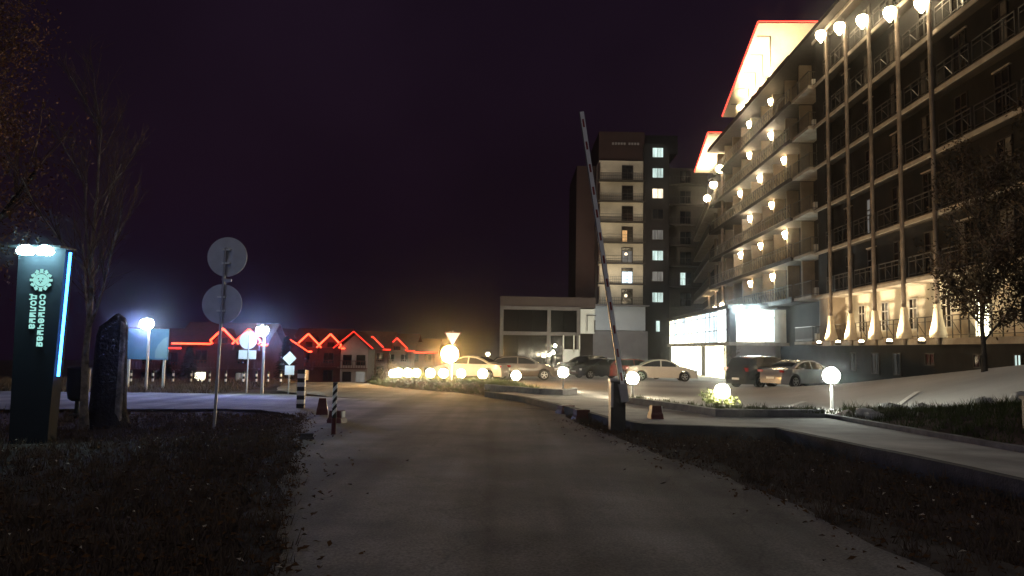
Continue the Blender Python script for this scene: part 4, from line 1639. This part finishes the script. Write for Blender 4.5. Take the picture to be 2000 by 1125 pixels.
def lettering(txt, loc, height, length, parent):
    cu = bpy.data.curves.new('lettering', 'FONT')
    cu.body = txt
    cu.size = height
    cu.extrude = 0.008
    cu.offset = height * 0.02
    cu.space_character = 1.05
    ob = bpy.data.objects.new('lettering_tmp', cu)
    COL.objects.link(ob)
    dg = bpy.context.evaluated_depsgraph_get()
    me = bpy.data.meshes.new_from_object(ob.evaluated_get(dg))
    bpy.data.objects.remove(ob)
    co = np.zeros(len(me.vertices) * 3)
    me.vertices.foreach_get('co', co)
    co = co.reshape(-1, 3)
    mn, mx = co.min(0), co.max(0)
    k = length / (mx[0] - mn[0])
    new = np.zeros_like(co)
    # reading direction runs downwards, letter tops point right
    new[:, 2] = -(co[:, 0] - mn[0]) * k
    new[:, 0] = co[:, 1]
    new[:, 1] = -co[:, 2]
    wl = worldloc(parent)
    new += np.array([loc[0] - wl.x, loc[1] - wl.y, loc[2] - wl.z])
    me.vertices.foreach_set('co', new.reshape(-1))
    me.materials.append(E_TEXT)
    o = bpy.data.objects.new('lettering', me)
    COL.objects.link(o)
    o.parent = parent
    return o


lettering('солнечная', (x0 + 0.045, y0 - 0.012, z0 + 2.37), 0.16, 0.86, st)
lettering('долина', (x0 - 0.10, y0 - 0.012, z0 + 2.37), 0.16, 0.57, st)

# litter bin behind the stele
x, y = -9.75, 16.9
z = H(x, y)
bn = empty('litter_bin', (x, y, z), 'dark rounded litter bin on a short post beside the birch', 'bin')
mb = MB()
mb.tube((x, y, z - 0.1), (x, y, z + 0.4), 0.05, n=8)
mb.lathe([(0.2, 0.0), (0.16, 0.03), (0.05, 0.05)], (x, y, z), 14)
mb.build('stand', M['black'], bn, True)
mb = MB()
mb.lathe([(0.12, 0.0), (0.2, 0.06), (0.23, 0.25), (0.24, 0.7), (0.25, 0.74), (0.21, 0.76), (0.20, 0.7)], (x, y, z + 0.33), 18)
mb.build('bowl', M['black'], bn, True)


# ------------------------------------------------------------------ trees
def grow(mb_t, mb_b, p, d, r, L, depth, rng, tips, spread=0.5, up=0.12, segs=4, shrink=0.7, nb=(2, 3)):
    q = Vector(p)
    dd = Vector(d).normalized()
    pts = []
    for i in range(segs):
        r2 = r * (1 - 0.45 * (i + 1) / segs)
        nd = (dd + Vector((rng.uniform(-1, 1), rng.uniform(-1, 1), rng.uniform(-0.5, 0.6))) * 0.16 + Vector((0, 0, up))).normalized()
        q2 = q + nd * (L / segs)
        (mb_t if depth <= 1 else mb_b).tube(q, q2, r * (1 - 0.45 * i / segs), r2, n=7 if depth == 0 else (5 if depth == 1 else 3), caps=False)
        q, dd = q2, nd
        pts.append((Vector(q), Vector(dd), r2))
    tips.append(Vector(q))
    return pts


def tree_limbs(base, height, r0, rng, levels=3, first=0.3, branch_len=0.45, spread=0.8, lean=(0, 0), n0=9, up=0.18, nsub=4):
    mt, mbr = MB(), MB()
    tips = []
    p = Vector(base)
    d = Vector((lean[0], lean[1], 1)).normalized()
    trunk = []
    N = 12
    for i in range(N):
        r_a, r_b = r0 * (1 - 0.9 * (i / N)), r0 * (1 - 0.9 * ((i + 1) / N))
        if i == 0:
            r_a *= 1.35
        nd = (d + Vector((rng.uniform(-1, 1), rng.uniform(-1, 1), 0)) * 0.05).normalized()
        q = p + nd * (height / N)
        mt.tube(p, q, r_a, r_b, n=10, caps=(i == 0))
        p = q
        trunk.append((Vector(p), (i + 1) / N, r_b))
    tips.append(Vector(p))
    for k in range(n0):
        t = first + (1 - first) * (k + rng.uniform(0, 0.8)) / n0
        i = min(N - 1, int(t * N))
        b, _, rb = trunk[i]
        a = k * 2.4 + rng.uniform(-0.5, 0.5)
        dirv = Vector((math.cos(a) * spread, math.sin(a) * spread, rng.uniform(0.45, 1.0)))
        L = height * branch_len * (1.1 - 0.65 * t) * rng.uniform(0.8, 1.2)
        pts = grow(mt, mbr, b, dirv, max(0.012, rb * 0.55), L, 1, rng, tips, up=up, segs=5)
        if levels >= 2:
            for (q, dd, rr) in pts[0:]:
                for _ in range(nsub):
                    v = (dd + Vector((rng.uniform(-1, 1), rng.uniform(-1, 1), rng.uniform(-0.4, 0.9))) * 0.8).normalized()
                    pts2 = grow(mt, mbr, q, v, max(0.006, rr * 0.5), L * rng.uniform(0.25, 0.5), 2, rng, tips, up=up, segs=3)
                    if levels >= 3:
                        for (q3, d3, r3) in pts2:
                            for _ in range(2):
                                v = (d3 + Vector((rng.uniform(-1, 1), rng.uniform(-1, 1), rng.uniform(-0.6, 0.6))) * 0.9).normalized()
                                grow(mt, mbr, q3, v, max(0.004, r3 * 0.55), L * rng.uniform(0.1, 0.22), 3, rng, tips, up=up * 0.5, segs=2)
    return mt, mbr, tips


def leaves(centres, n, spread, size, rng, droop=0.0):
    mb = MB()
    vs, fs = [], []
    for i in range(n):
        c = centres[rng.randrange(len(centres))]
        p = c + Vector((rng.gauss(0, spread), rng.gauss(0, spread), rng.gauss(0, spread) - droop * rng.random()))
        a = Vector((rng.uniform(-1, 1), rng.uniform(-1, 1), rng.uniform(-1, 1))).normalized()
        b = a.cross(Vector((rng.uniform(-1, 1), rng.uniform(-1, 1), rng.uniform(-1, 1)))).normalized()
        s = size * rng.uniform(0.6, 1.3)
        k = len(vs)
        vs += [p - a * s, p + b * s * 0.45, p + a * s, p - b * s * 0.45]
        fs.append((k, k + 1, k + 2, k + 3))
    mb.add(vs, fs)
    return mb


def tree(name, base, height, r0, label, seed, bark, levels=3, leaf=None, nleaf=0, lspread=0.3, lsize=0.05, droop=0.0, group=None, tmat='twig', zmax=None, **kw):
    rng = random.Random(seed)
    root = empty(name, base, label, 'tree', group)
    mt, mbr, tips = tree_limbs(base, height, r0, rng, levels, **kw)
    mt.build('trunk', M[bark], root, True)
    cr = mbr.build('crown', M[tmat], root)
    if zmax is not None:
        low = [t for t in tips if t.z < zmax]
        tips = low * 4 + tips
    if nleaf:
        leaves(tips, nleaf, lspread, lsize, rng, droop).build('foliage', M[leaf], cr)
    return root


tree('birch_tree', (-8.15, 14.4, H(-8.15, 14.4) - 0.1), 5.9, 0.08, 'slender bare birch with pale trunk right of the stele', 4, 'birch', 3, n0=13, first=0.22, branch_len=0.42, spread=0.55, up=0.16, nsub=3)
tree('autumn_tree', (-12.6, 15.6, H(-12.6, 15.6) - 0.1), 8.6, 0.2, 'autumn tree with hanging orange brown foliage at the left edge', 8, 'bark', 2, 'leafbrown', 26000, 0.28, 0.045, 0.9, n0=16, first=0.32, branch_len=0.42, spread=0.9, up=0.05, nsub=3)
tree('dark_tree', (15.0, 23.6, H(15.0, 23.6)), 6.4, 0.085, 'large dark half bare tree at the right edge in front of the facade', 21, 'bark', 3, 'leafdark', 9000, 0.15, 0.065, 0.2, zmax=4.2, n0=20, first=0.12, branch_len=0.34, spread=0.95, up=0.08, nsub=3)
tree('dark_tree', (16.4, 22.0, H(16.4, 22.0)), 6.8, 0.11, 'dark bushy tree cut by the right picture edge', 33, 'bark', 2, 'leafdark', 8000, 0.2, 0.065, 0.25, zmax=4.6, n0=16, first=0.15, branch_len=0.4, spread=0.9, up=0.1)

# broken stump with a pale split edge
x, y = -8.0, 14.9
z = H(x, y)
sp = empty('tree_stump', (x, y, z), 'tall dark broken tree stump with a pale split edge right of the stele', 'stump')
mb = MB()
rg = random.Random(2)
prof = [(0.46, -0.1), (0.38, 0.06), (0.31, 0.3), (0.285, 0.9), (0.27, 1.5), (0.26, 1.85), (0.22, 2.03), (0.10, 2.12)]
vs, fs = [], []
N = 18
for r_, q in prof:
    for k in range(N):
        t = 2 * math.pi * k / N
        rr = r_ * (1 + 0.10 * math.sin(3 * t + 1) + 0.05 * math.sin(7 * t)) * (1 + rg.uniform(-0.03, 0.03))
        vs.append((x + rr * math.cos(t), y + rr * math.sin(t), z + q + (0.10 * math.cos(t - 0.2) if q > 1.7 else 0)))
for i in range(len(prof) - 1):
    for k in range(N):
        fs.append((i * N + k, i * N + (k + 1) % N, (i + 1) * N + (k + 1) % N, (i + 1) * N + k))
fs.append(tuple(range((len(prof) - 1) * N, len(prof) * N)))
mb.add(vs, fs)
mb.build('trunk', M['bark'], sp, True)
mb = MB()
mb.prism([(x + 0.25, y - 0.19, z + 0.0), (x + 0.33, y - 0.13, z + 0.0), (x + 0.30, y - 0.11, z + 1.2), (x + 0.285, y - 0.1, z + 2.0), (x + 0.24, y - 0.13, z + 2.05), (x + 0.25, y - 0.15, z + 1.2)], (0.02, 0.05, 0))
mb.build('split_edge', M['birch'], sp)


def conifer(x, y, hgt, r, label, seed, base=None):
    rng = random.Random(seed)
    z = H(x, y) if base is None else base
    root = empty('conifer', (x, y, z), label, 'tree', 'small conifers by the chalets')
    mb = MB()
    mb.tube((x, y, z - 0.2), (x, y, z + hgt * 0.95), 0.08, 0.02, n=7)
    mb.build('trunk', M['bark'], root)
    mb = MB()
    vs, fs = [], []
    for i in range(2600):
        t = rng.random() ** 0.7
        a = rng.uniform(0, 2 * math.pi)
        rr = r * (1 - t) * (0.35 + 0.65 * rng.random()) * (0.85 + 0.15 * math.sin(t * 40))
        p = Vector((x + rr * math.cos(a), y + rr * math.sin(a), z + 0.15 + t * hgt))
        d = Vector((math.cos(a), math.sin(a), rng.uniform(-0.5, 0.1))).normalized() * 0.22
        w_ = Vector((-math.sin(a), math.cos(a), rng.uniform(-0.3, 0.3))) * 0.06
        k = len(vs)
        vs += [p - w_, p + w_, p + d]
        fs.append((k, k + 1, k + 2))
    mb.add(vs, fs)
    mb.build('crown', M['conifer'], root)
    return root


conifer(-13.3, 44.2, 3.2, 1.05, 'small dark conifer right of the white street lamp', 5, base=-1.4)
conifer(-19.6, 45.5, 3.4, 1.3, 'broad dark conifer right of the blue board', 6, base=-2.3)
conifer(-21.5, 46.5, 2.9, 1.3, 'dark conifer below the blue board', 16, base=-2.5)


def shrub(x, y, z, r, n, size, m, label, seed, hgt=1.0):
    rng = random.Random(seed)
    root = empty('shrub', (x, y, z), label, 'plant')
    mb = MB()
    tips = []
    for i in range(14):
        a = rng.uniform(0, 6.28)
        e = Vector((x + r * rng.uniform(0.3, 1) * math.cos(a), y + r * rng.uniform(0.3, 1) * math.sin(a), z + hgt * r * rng.uniform(0.4, 1.0)))
        mb.tube((x, y, z - 0.05), e, 0.012, 0.005, n=4)
        tips += [e, e.lerp(Vector((x, y, z)), 0.3), e.lerp(Vector((x, y, z)), 0.55)]
    mb.build('stems', M['twig'], root)
    leaves(tips, n, r * 0.16, size, rng).build('foliage', M[m], root)
    return root


shrub(6.0, 21.35, H(6.1, 21.2) + 0.2, 0.55, 900, 0.06, 'leafgreen', 'yellow green leafy shrub around the low globe lamp', 3, 0.6)
shrub(-6.6, 40.2, mound_z(-6.6, 40.2), 0.9, 900, 0.06, 'leafdark', 'dull bush on the left end of the mound', 4, 0.8)
shrub(-4.9, 38.6, mound_z(-4.9, 38.6), 0.6, 700, 0.06, 'leafgreen', 'low bush behind the row of globe lamps', 14, 0.6)
shrub(17.3, 57.8, H(17, 57) + 1.6, 0.9, 350, 0.05, 'leafdark', 'thin bush standing in for a dark shape before the bright pavilion end', 24, 1.4)  # bush put in for an unclear dark silhouette

# pale rocks on the bank
RK = 'pale rocks on the grass bank'
rp = [(9.75, 19.2, 0.30), (10.05, 19.0, 0.22), (10.4, 18.9, 0.34), (10.75, 18.4, 0.20), (11.35, 17.9, 0.22), (11.75, 17.2, 0.24), (11.95, 16.9, 0.14), (8.35, 17.6, 0.22), (8.2, 16.9, 0.18)]
rl = ['flat pale rock at the left end of the bank rocks', 'small pale rock second from left on the bank', 'largest rounded pale rock on the bank', 'pale rock at the foot of the right white bay line',
      'pale rock right of the white bay line', 'upright pale rock near the dark end of the bank', 'small pale rock rightmost on the bank', 'pale rock at the foot of the tall post lamp', 'small pale rock on the bank below the tall post lamp']
for i, (x, y, r_) in enumerate(rp):
    rg = random.Random(50 + i)
    z = H(x, y) + 0.30
    mb = MB()
    vs, fs = [], []
    n, m_ = 10, 6
    for j in range(m_ + 1):
        for k in range(n):
            t, p_ = 2 * math.pi * k / n, math.pi * j / m_
            rr = r_ * rg.uniform(0.78, 1.12)
            vs.append((x + 1.25 * rr * math.sin(p_) * math.cos(t), y + rr * math.sin(p_) * math.sin(t), z + 0.62 * rr * math.cos(p_)))
    for j in range(m_):
        for k in range(n):
            fs.append((j * n + k, j * n + (k + 1) % n, (j + 1) * n + (k + 1) % n, (j + 1) * n + k))
    mb.add(vs, fs)
    tag(mb.build('rock', M['rock'], None, False), rl[i], 'rock', RK)

# dark utility box on the bank
x, y = 9.05, 12.6
z = H(x, y) + 0.25
ub = empty('utility_box', (x, y, z), 'dark utility box standing on the bank at the right edge', 'box')
mb = MB()
mb.box((x, y, z + 0.3), (0.6, 0.4, 0.75))
mb.build('cabinet', M['black'], ub)
mb = MB()
mb.box((x, y, z + 0.69), (0.66, 0.46, 0.05))
mb.build('lid', M['cabinet'], ub)


# ------------------------------------------------------------------ cars
def interp(P, x):
    for (a, za), (b, zb) in zip(P, P[1:]):
        if a <= x <= b:
            t = (x - a) / (b - a)
            return za + (zb - za) * t
    return P[-1][1]


CAR = dict(
    sedan=dict(L=4.55, W=1.78, belt=0.92, roof=[(0, .55), (.012, .80), (.03, .93), (.10, 1.0), (.17, 1.03), (.27, 1.26), (.36, 1.40), (.46, 1.45), (.56, 1.42), (.63, 1.32), (.75, 1.0), (.84, .93), (.94, .80), (.985, .68), (1, .50)], glass=(.185, .73), ws=(.62, .755), rw=(.175, .35), mid=.47, r=.32),
    hatch=dict(L=4.3, W=1.78, belt=0.98, roof=[(0, .50), (.008, .85), (.02, .98), (.05, 1.12), (.12, 1.36), (.22, 1.47), (.40, 1.51), (.52, 1.47), (.60, 1.36), (.74, 1.05), (.84, .98), (.94, .86), (.985, .70), (1, .5)], glass=(.09, .72), ws=(.60, .745), rw=(.035, .13), mid=.42, r=.33),
    suv=dict(L=4.65, W=1.88, belt=1.14, roof=[(0, .6), (.006, 1.0), (.02, 1.15), (.05, 1.34), (.09, 1.60), (.16, 1.70), (.35, 1.74), (.50, 1.71), (.58, 1.60), (.71, 1.20), (.82, 1.12), (.94, 1.02), (.985, .85), (1, .55)], glass=(.07, .70), ws=(.575, .715), rw=(.025, .095), mid=.42, r=.37),
    wagon=dict(L=4.6, W=1.8, belt=0.95, roof=[(0, .52), (.006, .86), (.02, 1.0), (.06, 1.22), (.11, 1.40), (.2, 1.46), (.42, 1.48), (.54, 1.43), (.62, 1.32), (.75, 1.0), (.85, .93), (.95, .80), (.985, .68), (1, .50)], glass=(.06, .73), ws=(.615, .75), rw=(.03, .115), mid=.40, r=.32),
)


def car(kind, loc, heading, paint, label, lights=None, tilt=0.0, k=1.0):
    """heading: degrees from +X, counter-clockwise, of the car's nose"""
    P = CAR[kind]
    L, W, belt, prof, wr_ = P['L'], P['W'], P['belt'], P['roof'], P['r']
    prof = [(a, b) for a, b in prof]
    root = empty(kind + '_car' if kind != 'suv' else 'off_road_car', loc, label, 'car', 'cars in the car park')
    root.name = 'parked_car'
    root.rotation_euler = (0, tilt, R(heading))
    root.scale = (k, k, k)
    ox = -L / 2
    xw = (0.19 * L, 0.81 * L)
    ar = wr_ + 0.06

    def T(x):
        return interp(prof, min(1, max(0, x / L)))

    def hw(x):
        u = abs(2 * x / L - 1)
        return W / 2 * (1 - 0.20 * u ** 7 - 0.02 * u * u)

    xs = set([a * L for a, _ in prof])
    for c in xw:
        for i in range(15):
            xs.add(round(c - ar + 2 * ar * i / 14, 4))
    for i in range(31):
        xs.add(round(L * i / 30, 4))
    xs = sorted(xs)
    st_ = [xs[0]]
    for x in xs[1:]:
        if x - st_[-1] > 0.012:
            st_.append(x)

    def section(x):
        t = T(x)
        w2 = hw(x)
        zb = 0.22
        for c in xw:
            if abs(x - c) < ar:
                zb = max(zb, wr_ + math.sqrt(max(0, ar * ar - (x - c) ** 2)))
        if t > belt + 0.02:
            wt = w2 - 0.30 * (t - belt)
            bz = belt
        else:
            bz = max(zb + 0.05, t - 0.07)
            wt = w2 * 0.93
        mid = max(zb + 0.03, min(0.62, bz - 0.05))
        low = max(zb + 0.015, 0.40 if 0.40 < mid else mid - 0.01)
        low = min(low, mid - 0.008)
        pts = [(0, t), (wt * 0.72, t - 0.012), (wt * 0.95, t - 0.045 if t > belt + .12 else t - 0.02), (w2 * 0.985, bz), (w2, mid), (w2 * 0.985, low), (w2 * 0.93, zb)]
        return pts

    mb = MB()
    vs, fs = [], []
    ns = 13
    for x in st_:
        p = section(x)
        ring = [(y, z) for y, z in p] + [(-y, z) for y, z in reversed(p[1:])]
        vs += [(x + ox, y, z) for y, z in ring]
    for i in range(len(st_) - 1):
        for q in range(ns):
            a, b = i * ns + q, i * ns + (q + 1) % ns
            fs.append((a, b, b + ns, a + ns))
    fs += [tuple(range(ns)), tuple(range((len(st_) - 1) * ns, len(st_) * ns))[::-1]]
    mb.add(vs, fs)

    def put(mb, name, m, parent=root, smooth=True):
        me_o = mb.build(name, m, None, smooth, 32)
        me_o.parent = parent
        return me_o

    body = put(mb, 'body', paint)
    # side glass
    g0, g1 = P['glass'][0] * L, P['glass'][1] * L
    midx = P['mid'] * L
    for sy in (1, -1):
        for a, b in ((g0, midx - 0.04), (midx + 0.04, g1)):
            mb = MB()
            N = 12
            vs, fs = [], []
            for i in range(N + 1):
                x = a + (b - a) * i / N
                zt = T(x) - 0.10
                zb_ = belt + 0.035
                zt = max(zt, zb_ + 0.005)
                for z in (zb_, zt):
                    t = T(x)
                    wtop = (hw(x) - 0.30 * (t - belt)) * 0.95
                    f_ = (z - belt) / max(0.05, t - 0.045 - belt)
                    y = hw(x) * 0.985 + (wtop - hw(x) * 0.985) * f_ + 0.007
                    vs.append((x + ox, sy * y, z))
            fs = [(2 * i, 2 * i + 2, 2 * i + 3, 2 * i + 1) for i in range(N)]
            mb.add(vs, fs)
            put(mb, 'side_window', M['carglass'])
        # door handle, mirror
        mb = MB()
        mb.box((midx - 0.15 + ox, sy * (W / 2 + 0.003), belt - 0.10), (0.16, 0.02, 0.025))
        put(mb, 'door_handle', paint)
        mb = MB()
        mb.box((P['ws'][1] * L - 0.28 + ox, sy * (W / 2 + 0.08), belt + 0.08), (0.10, 0.19, 0.13))
        put(mb, 'mirror', paint)
        mb = MB()
        mb.box((L * 0.975 + ox - 0.04, sy * W * 0.37, 0.66), (0.16, 0.34, 0.13), rz=-sy * 0.45)
        put(mb, 'headlight', M['lampclear'])
        mb = MB()
        mb.box((0.05 + ox, sy * W * 0.385, 0.84 if kind != 'suv' else 1.0), (0.09, 0.28, 0.12 if kind == 'sedan' else 0.2), rz=sy * 0.35)
        put(mb, 'tail_light', M['lampred'])
    for nm, (a, b) in (('windscreen', P['ws']), ('rear_window', P['rw'])):
        mb = MB()
        N, K = 8, 8
        vs, fs = [], []
        for i in range(N + 1):
            x = (a + (b - a) * (0.06 + 0.88 * i / N)) * L
            t = T(x)
            wv = (hw(x) - 0.30 * max(0, t - belt)) * 0.80
            sl = (T(x + 0.03) - T(x - 0.03)) / 0.06
            nrm = Vector((-sl, 0, 1)).normalized() * 0.02
            for j in range(K + 1):
                yy = -wv + 2 * wv * j / K
                drop = 0.012 * (abs(yy) / (wv + 1e-6))
                vs.append((x + ox + nrm.x, yy, t + nrm.z - drop))
        for i in range(N):
            for j in range(K):
                q = i * (K + 1) + j
                fs.append((q, q + 1, q + K + 2, q + K + 1))
        mb.add(vs, fs)
        put(mb, nm, M['carglass'])
    for nx, xx in (('rear_number_plate', -0.012 + ox), ('front_number_plate', L + 0.012 + ox)):
        mb = MB()
        mb.box((xx, 0, 0.50), (0.02, 0.5, 0.11))
        put(mb, nx, M['plate'], root, False)
    mb = MB()
    mb.box((L + ox + 0.0, 0, 0.33), (0.03, W * 0.6, 0.14))
    put(mb, 'grille', M['black'], root, False)
    for c in xw:
        for sy in (1, -1):
            mb = MB()
            tw_ = 0.21
            mb.lathe([(wr_ * 0.62, -tw_ / 2), (wr_ * 0.93, -tw_ / 2), (wr_, -tw_ / 2 + 0.04), (wr_, tw_ / 2 - 0.04), (wr_ * 0.93, tw_ / 2), (wr_ * 0.62, tw_ / 2)],
                     (c + ox, sy * (W / 2 - 0.125), wr_), 24, Vector((0, 1, 0)))
            wh = put(mb, 'wheel', M['tyre'])
            mb = MB()
            yy = sy * (W / 2 - 0.125 + tw_ / 2 + 0.004)
            mb.lathe([(wr_ * 0.64, -0.008), (wr_ * 0.64, 0.008), (wr_ * 0.57, 0.008), (wr_ * 0.57, -0.008), (wr_ * 0.64, -0.008)], (c + ox, yy, wr_), 24, Vector((0, 1, 0)), False)
            for q in range(5):
                t = 2 * math.pi * q / 5 + 0.3
                mb.box((c + ox + math.cos(t) * wr_ * 0.32, yy, wr_ + math.sin(t) * wr_ * 0.32), (wr_ * 0.58, 0.016, 0.055), M4=Matrix.Rotation(-t, 4, 'Y'))
            mb.lathe([(0.06, -0.012), (0.05, 0.014)], (c + ox, yy, wr_), 12, Vector((0, 1, 0)))
            rm = put(mb, 'rim', M['rim'], wh, False)
    return root


def paint(name, c, rough=0.16, metal=0.3):
    return mat(name, c, rough, metal, var=0.04, scale=3, coat=0.35, spec=0.35)


PW = paint('car_paint_white', (0.72, 0.70, 0.66), metal=0.0)
PG_ = paint('car_paint_grey', (0.16, 0.15, 0.14))
PK = paint('car_paint_black', (0.008, 0.008, 0.009), metal=0.0)
PS = paint('car_paint_silver', (0.42, 0.42, 0.46), metal=0.6)
PR = paint('car_paint_red', (0.30, 0.06, 0.05), metal=0.2)
PB = paint('car_paint_blue', (0.03, 0.035, 0.05))


def gz(x, y):
    return H(x, y) + 0.14


for kind, x, y, hd, pt, k, lab in (
        ('hatch', 0.75, 47.5, 2, PG_, 1.0, 'grey hatchback behind a globe lamp, facing right'),
        ('sedan', -2.45, 46.5, 160, PW, 1.0, 'white car glaring beside the warm lantern'),
        ('sedan', 10.1, 50.0, -4, PW, 1.0, 'white sedan parked facing the pavilion entrance'),
        ('wagon', 9.0, 54.6, 22, PR, 1.0, 'red estate car behind the raised boom'),
        ('sedan', 6.55, 54.0, 205, PB, 1.0, 'dark blue sedan half hidden by the boom'),
        ('suv', 5.7, 59.5, 190, PK, 0.96, 'black car standing left of the boom below the podium wall'),
        ('wagon', 6.9, 64.5, 172, PW, 1.05, 'white car whose roof shows behind the black car'),
        ('suv', 13.7, 40.0, 29, PK, 0.97, 'large black off-road car next to the silver sedan'),
        ('sedan', 14.85, 38.3, 30, PS, 0.97, 'silver sedan behind the tall post lamp')):
    car(kind, (x, y, gz(x, y)), hd, pt, lab, k=k)


# ------------------------------------------------------------------ grass, leaves
def scatter_blades(name, region, n, h, wdt, m, zf, seed, label):
    rg = np.random.default_rng(seed)
    pts = []
    while len(pts) < n:
        p = region(rg)
        if p is None:
            continue
        if rg.random() < 0.045:                     # a tuft
            t = rg.uniform(1.1, 2.3)
            for _ in range(int(rg.integers(10, 26))):
                pts.append((p[0] + rg.normal(0, 0.045), p[1] + rg.normal(0, 0.045), t))
        else:
            pts.append((p[0], p[1], 1.0))
    vs, fs = [], []
    for (x, y, tall) in pts:
        z = zf(x, y)
        a = rg.uniform(0, 6.28)
        hh = h * tall * rg.uniform(0.4, 1.25)
        l = rg.uniform(-0.6, 0.6, 2) * hh
        k = len(vs)
        dx, dy = math.cos(a) * wdt / 2, math.sin(a) * wdt / 2
        vs += [(x - dx, y - dy, z), (x + dx, y + dy, z), (x + l[0], y + l[1], z + hh)]
        fs.append((k, k + 1, k + 2))
    mb = MB()
    mb.v, mb.f = vs, fs
    o = mb.build(name, m)
    return tag(o, label, 'grass', kind='stuff')


def road_left_x(y):
    for a, b in zip(ROAD_L, ROAD_L[1:7]):
        if a[1] <= y <= b[1]:
            t = (y - a[1]) / (b[1] - a[1])
            return a[0] + (b[0] - a[0]) * t
    return -4.9


def road_right_x(y):
    for a, b in zip(ROAD_R, ROAD_R[1:]):
        if a[1] <= y <= b[1]:
            t = (y - a[1]) / (b[1] - a[1])
            return a[0] + (b[0] - a[0]) * t
    return 1.3


def lane_x(y):
    for a, b in zip(LANE_N[2:], LANE_N[3:]):
        if b[1] <= y <= a[1]:
            t = (y - a[1]) / (b[1] - a[1] + 1e-9)
            return a[0] + (b[0] - a[0]) * t
    return 5.8


def reg_left(g):
    y = 3.5 + 15 * g.random() ** 1.3
    x = road_left_x(y) - abs(g.exponential(3.2)) + 0.12
    return (x, y) if x > -0.72 * y - 3 else None


def reg_right(g):
    y = 5 + 14 * g.random()
    x0, x1 = road_right_x(y) - 0.05, lane_x(y) - 0.12
    x = x0 + (x1 - x0) * g.random()
    return (x, y) if x1 > x0 else None


def reg_far(g):
    x = -24 + 13 * g.random()
    y = 27.2 + 14 * g.random()
    return (x, y)


scatter_blades('lawn_grass', reg_left, 42000, 0.085, 0.016, M['grass'], lambda x, y: H(x, y) - 0.06, 1, 'dull autumn grass left of the road')
scatter_blades('verge_grass', reg_right, 15000, 0.10, 0.016, M['grass'], lambda x, y: H(x, y) - 0.06, 2, 'brown grass strip between road and lane')
scatter_blades('far_verge_grass', reg_far, 16000, 0.16, 0.03, M['grass'], lambda x, y: H(x, y) - 0.06, 3, 'dark grass around the striped posts')


def reg_mound(g):
    a, b = g.uniform(-7.6, 7.6), g.uniform(-3.0, 3.0)
    if (a / 7.6) ** 2 + (b / 3.0) ** 2 > 1:
        return None
    c, s_ = math.cos(R(-58)), math.sin(R(-58))
    return (-2.9 + a * c - b * s_, 36.4 + a * s_ + b * c)


scatter_blades('mound_grass', reg_mound, 16000, 0.13, 0.025, M['grass2'], lambda x, y: mound_z(x, y) - 0.04, 4, 'short grass on the mound with globe lamps')


def bank_z(x, y):
    u = min(1, max(0, (x - 7.9) / max(0.5, (9.75 + (19.6 - y) * 0.55 - 7.9))))
    return (H(7.9, y) + 0.18) * (1 - u) + (H(9.75 + (19.6 - y) * .55, y) + 0.2) * u + 0.16 * math.sin(u * math.pi) - 0.03


def reg_bank(g):
    y = 8 + 11.3 * g.random()
    x1 = 9.75 + (19.6 - y) * 0.5
    x = 8.0 + (x1 - 8.0) * g.random()
    return (x, y)


scatter_blades('bank_grass', reg_bank, 16000, 0.11, 0.018, M['grass2'], bank_z, 5, 'short grass on the bank below the car park')


def reg_isl(g):
    x = 3.7 + 4 * g.random()
    y = 18.2 + 5.5 * g.random()
    t = (x - 4.9)
    if x > 5:
        return (x, y) if 18.25 < y < 19.3 else None
    yy = 19.9 - 2.9 * t
    return (x, y) if abs(y - yy) < 0.35 and y > 18.3 else None


scatter_blades('island_grass', reg_isl, 5000, 0.09, 0.02, M['grass2'], lambda x, y: H(x, y) + 0.25, 6, 'grass on the narrow kerbed island')


def fallen(n, seed, name='fallen_leaves', m='leaf', lab='fallen brown leaves scattered on the grass', big=1.0):
    rg = np.random.default_rng(seed)
    vs, fs = [], []
    i = 0
    while i < n:
        if rg.random() < 0.62:
            p = reg_left(rg)
        elif rg.random() < 0.8:
            p = reg_right(rg)
        else:
            y = 4 + 14 * rg.random()
            e = rg.exponential(0.22)
            p = (road_left_x(y) + e, y) if rg.random() < 0.5 else (road_right_x(y) - e, y)
        if p is None:
            continue
        x, y = p
        z = H(x, y) + 0.01 + 0.03 * rg.random()
        a = rg.uniform(0, 6.28)
        s = rg.uniform(0.015, 0.04) * big
        t = rg.uniform(-0.5, 0.5, 2) * s
        c, d = math.cos(a) * s, math.sin(a) * s
        k = len(vs)
        vs += [(x - c, y - d, z + t[0]), (x + d * .6, y - c * .6, z + t[1] + .01), (x + c, y + d, z - t[0]), (x - d * .6, y + c * .6, z + .012)]
        fs.append((k, k + 1, k + 2, k + 3))
        i += 1
    mb = MB()
    mb.v, mb.f = vs, fs
    tag(mb.build(name, M[m]), lab, 'leaves', kind='stuff')


fallen(6500, 12)
fallen(260, 13, 'pale_leaves', 'paleleaf', 'few pale dry leaves scattered on the grass', 0.9)


# ------------------------------------------------------------------ thin mist added to imitate lens glow around the lamps
def haze():
    mb = MB()
    mb.hexa([(-245, -65, -10.5), (245, -65, -10.5), (245, 405, -10.5), (-245, 405, -10.5), (-245, -65, 38), (245, -65, 38), (245, 405, 38), (-245, 405, 38)])
    m = bpy.data.materials.new('glow_mist')
    m.use_nodes = True
    n = m.node_tree
    n.nodes.remove(n.nodes['Principled BSDF'])
    v = n.nodes.new('ShaderNodeVolumePrincipled')
    v.inputs['Color'].default_value = (0.9, 0.92, 0.95, 1)
    v.inputs['Density'].default_value = HAZE
    v.inputs['Anisotropy'].default_value = 0.978
    n.links.new(v.outputs[0], n.nodes['Material Output'].inputs['Volume'])
    tag(mb.build('haze', m), 'thin mist added over the whole place for lamp glow', 'mist', kind='stuff')


HAZE = 0.00075
haze()
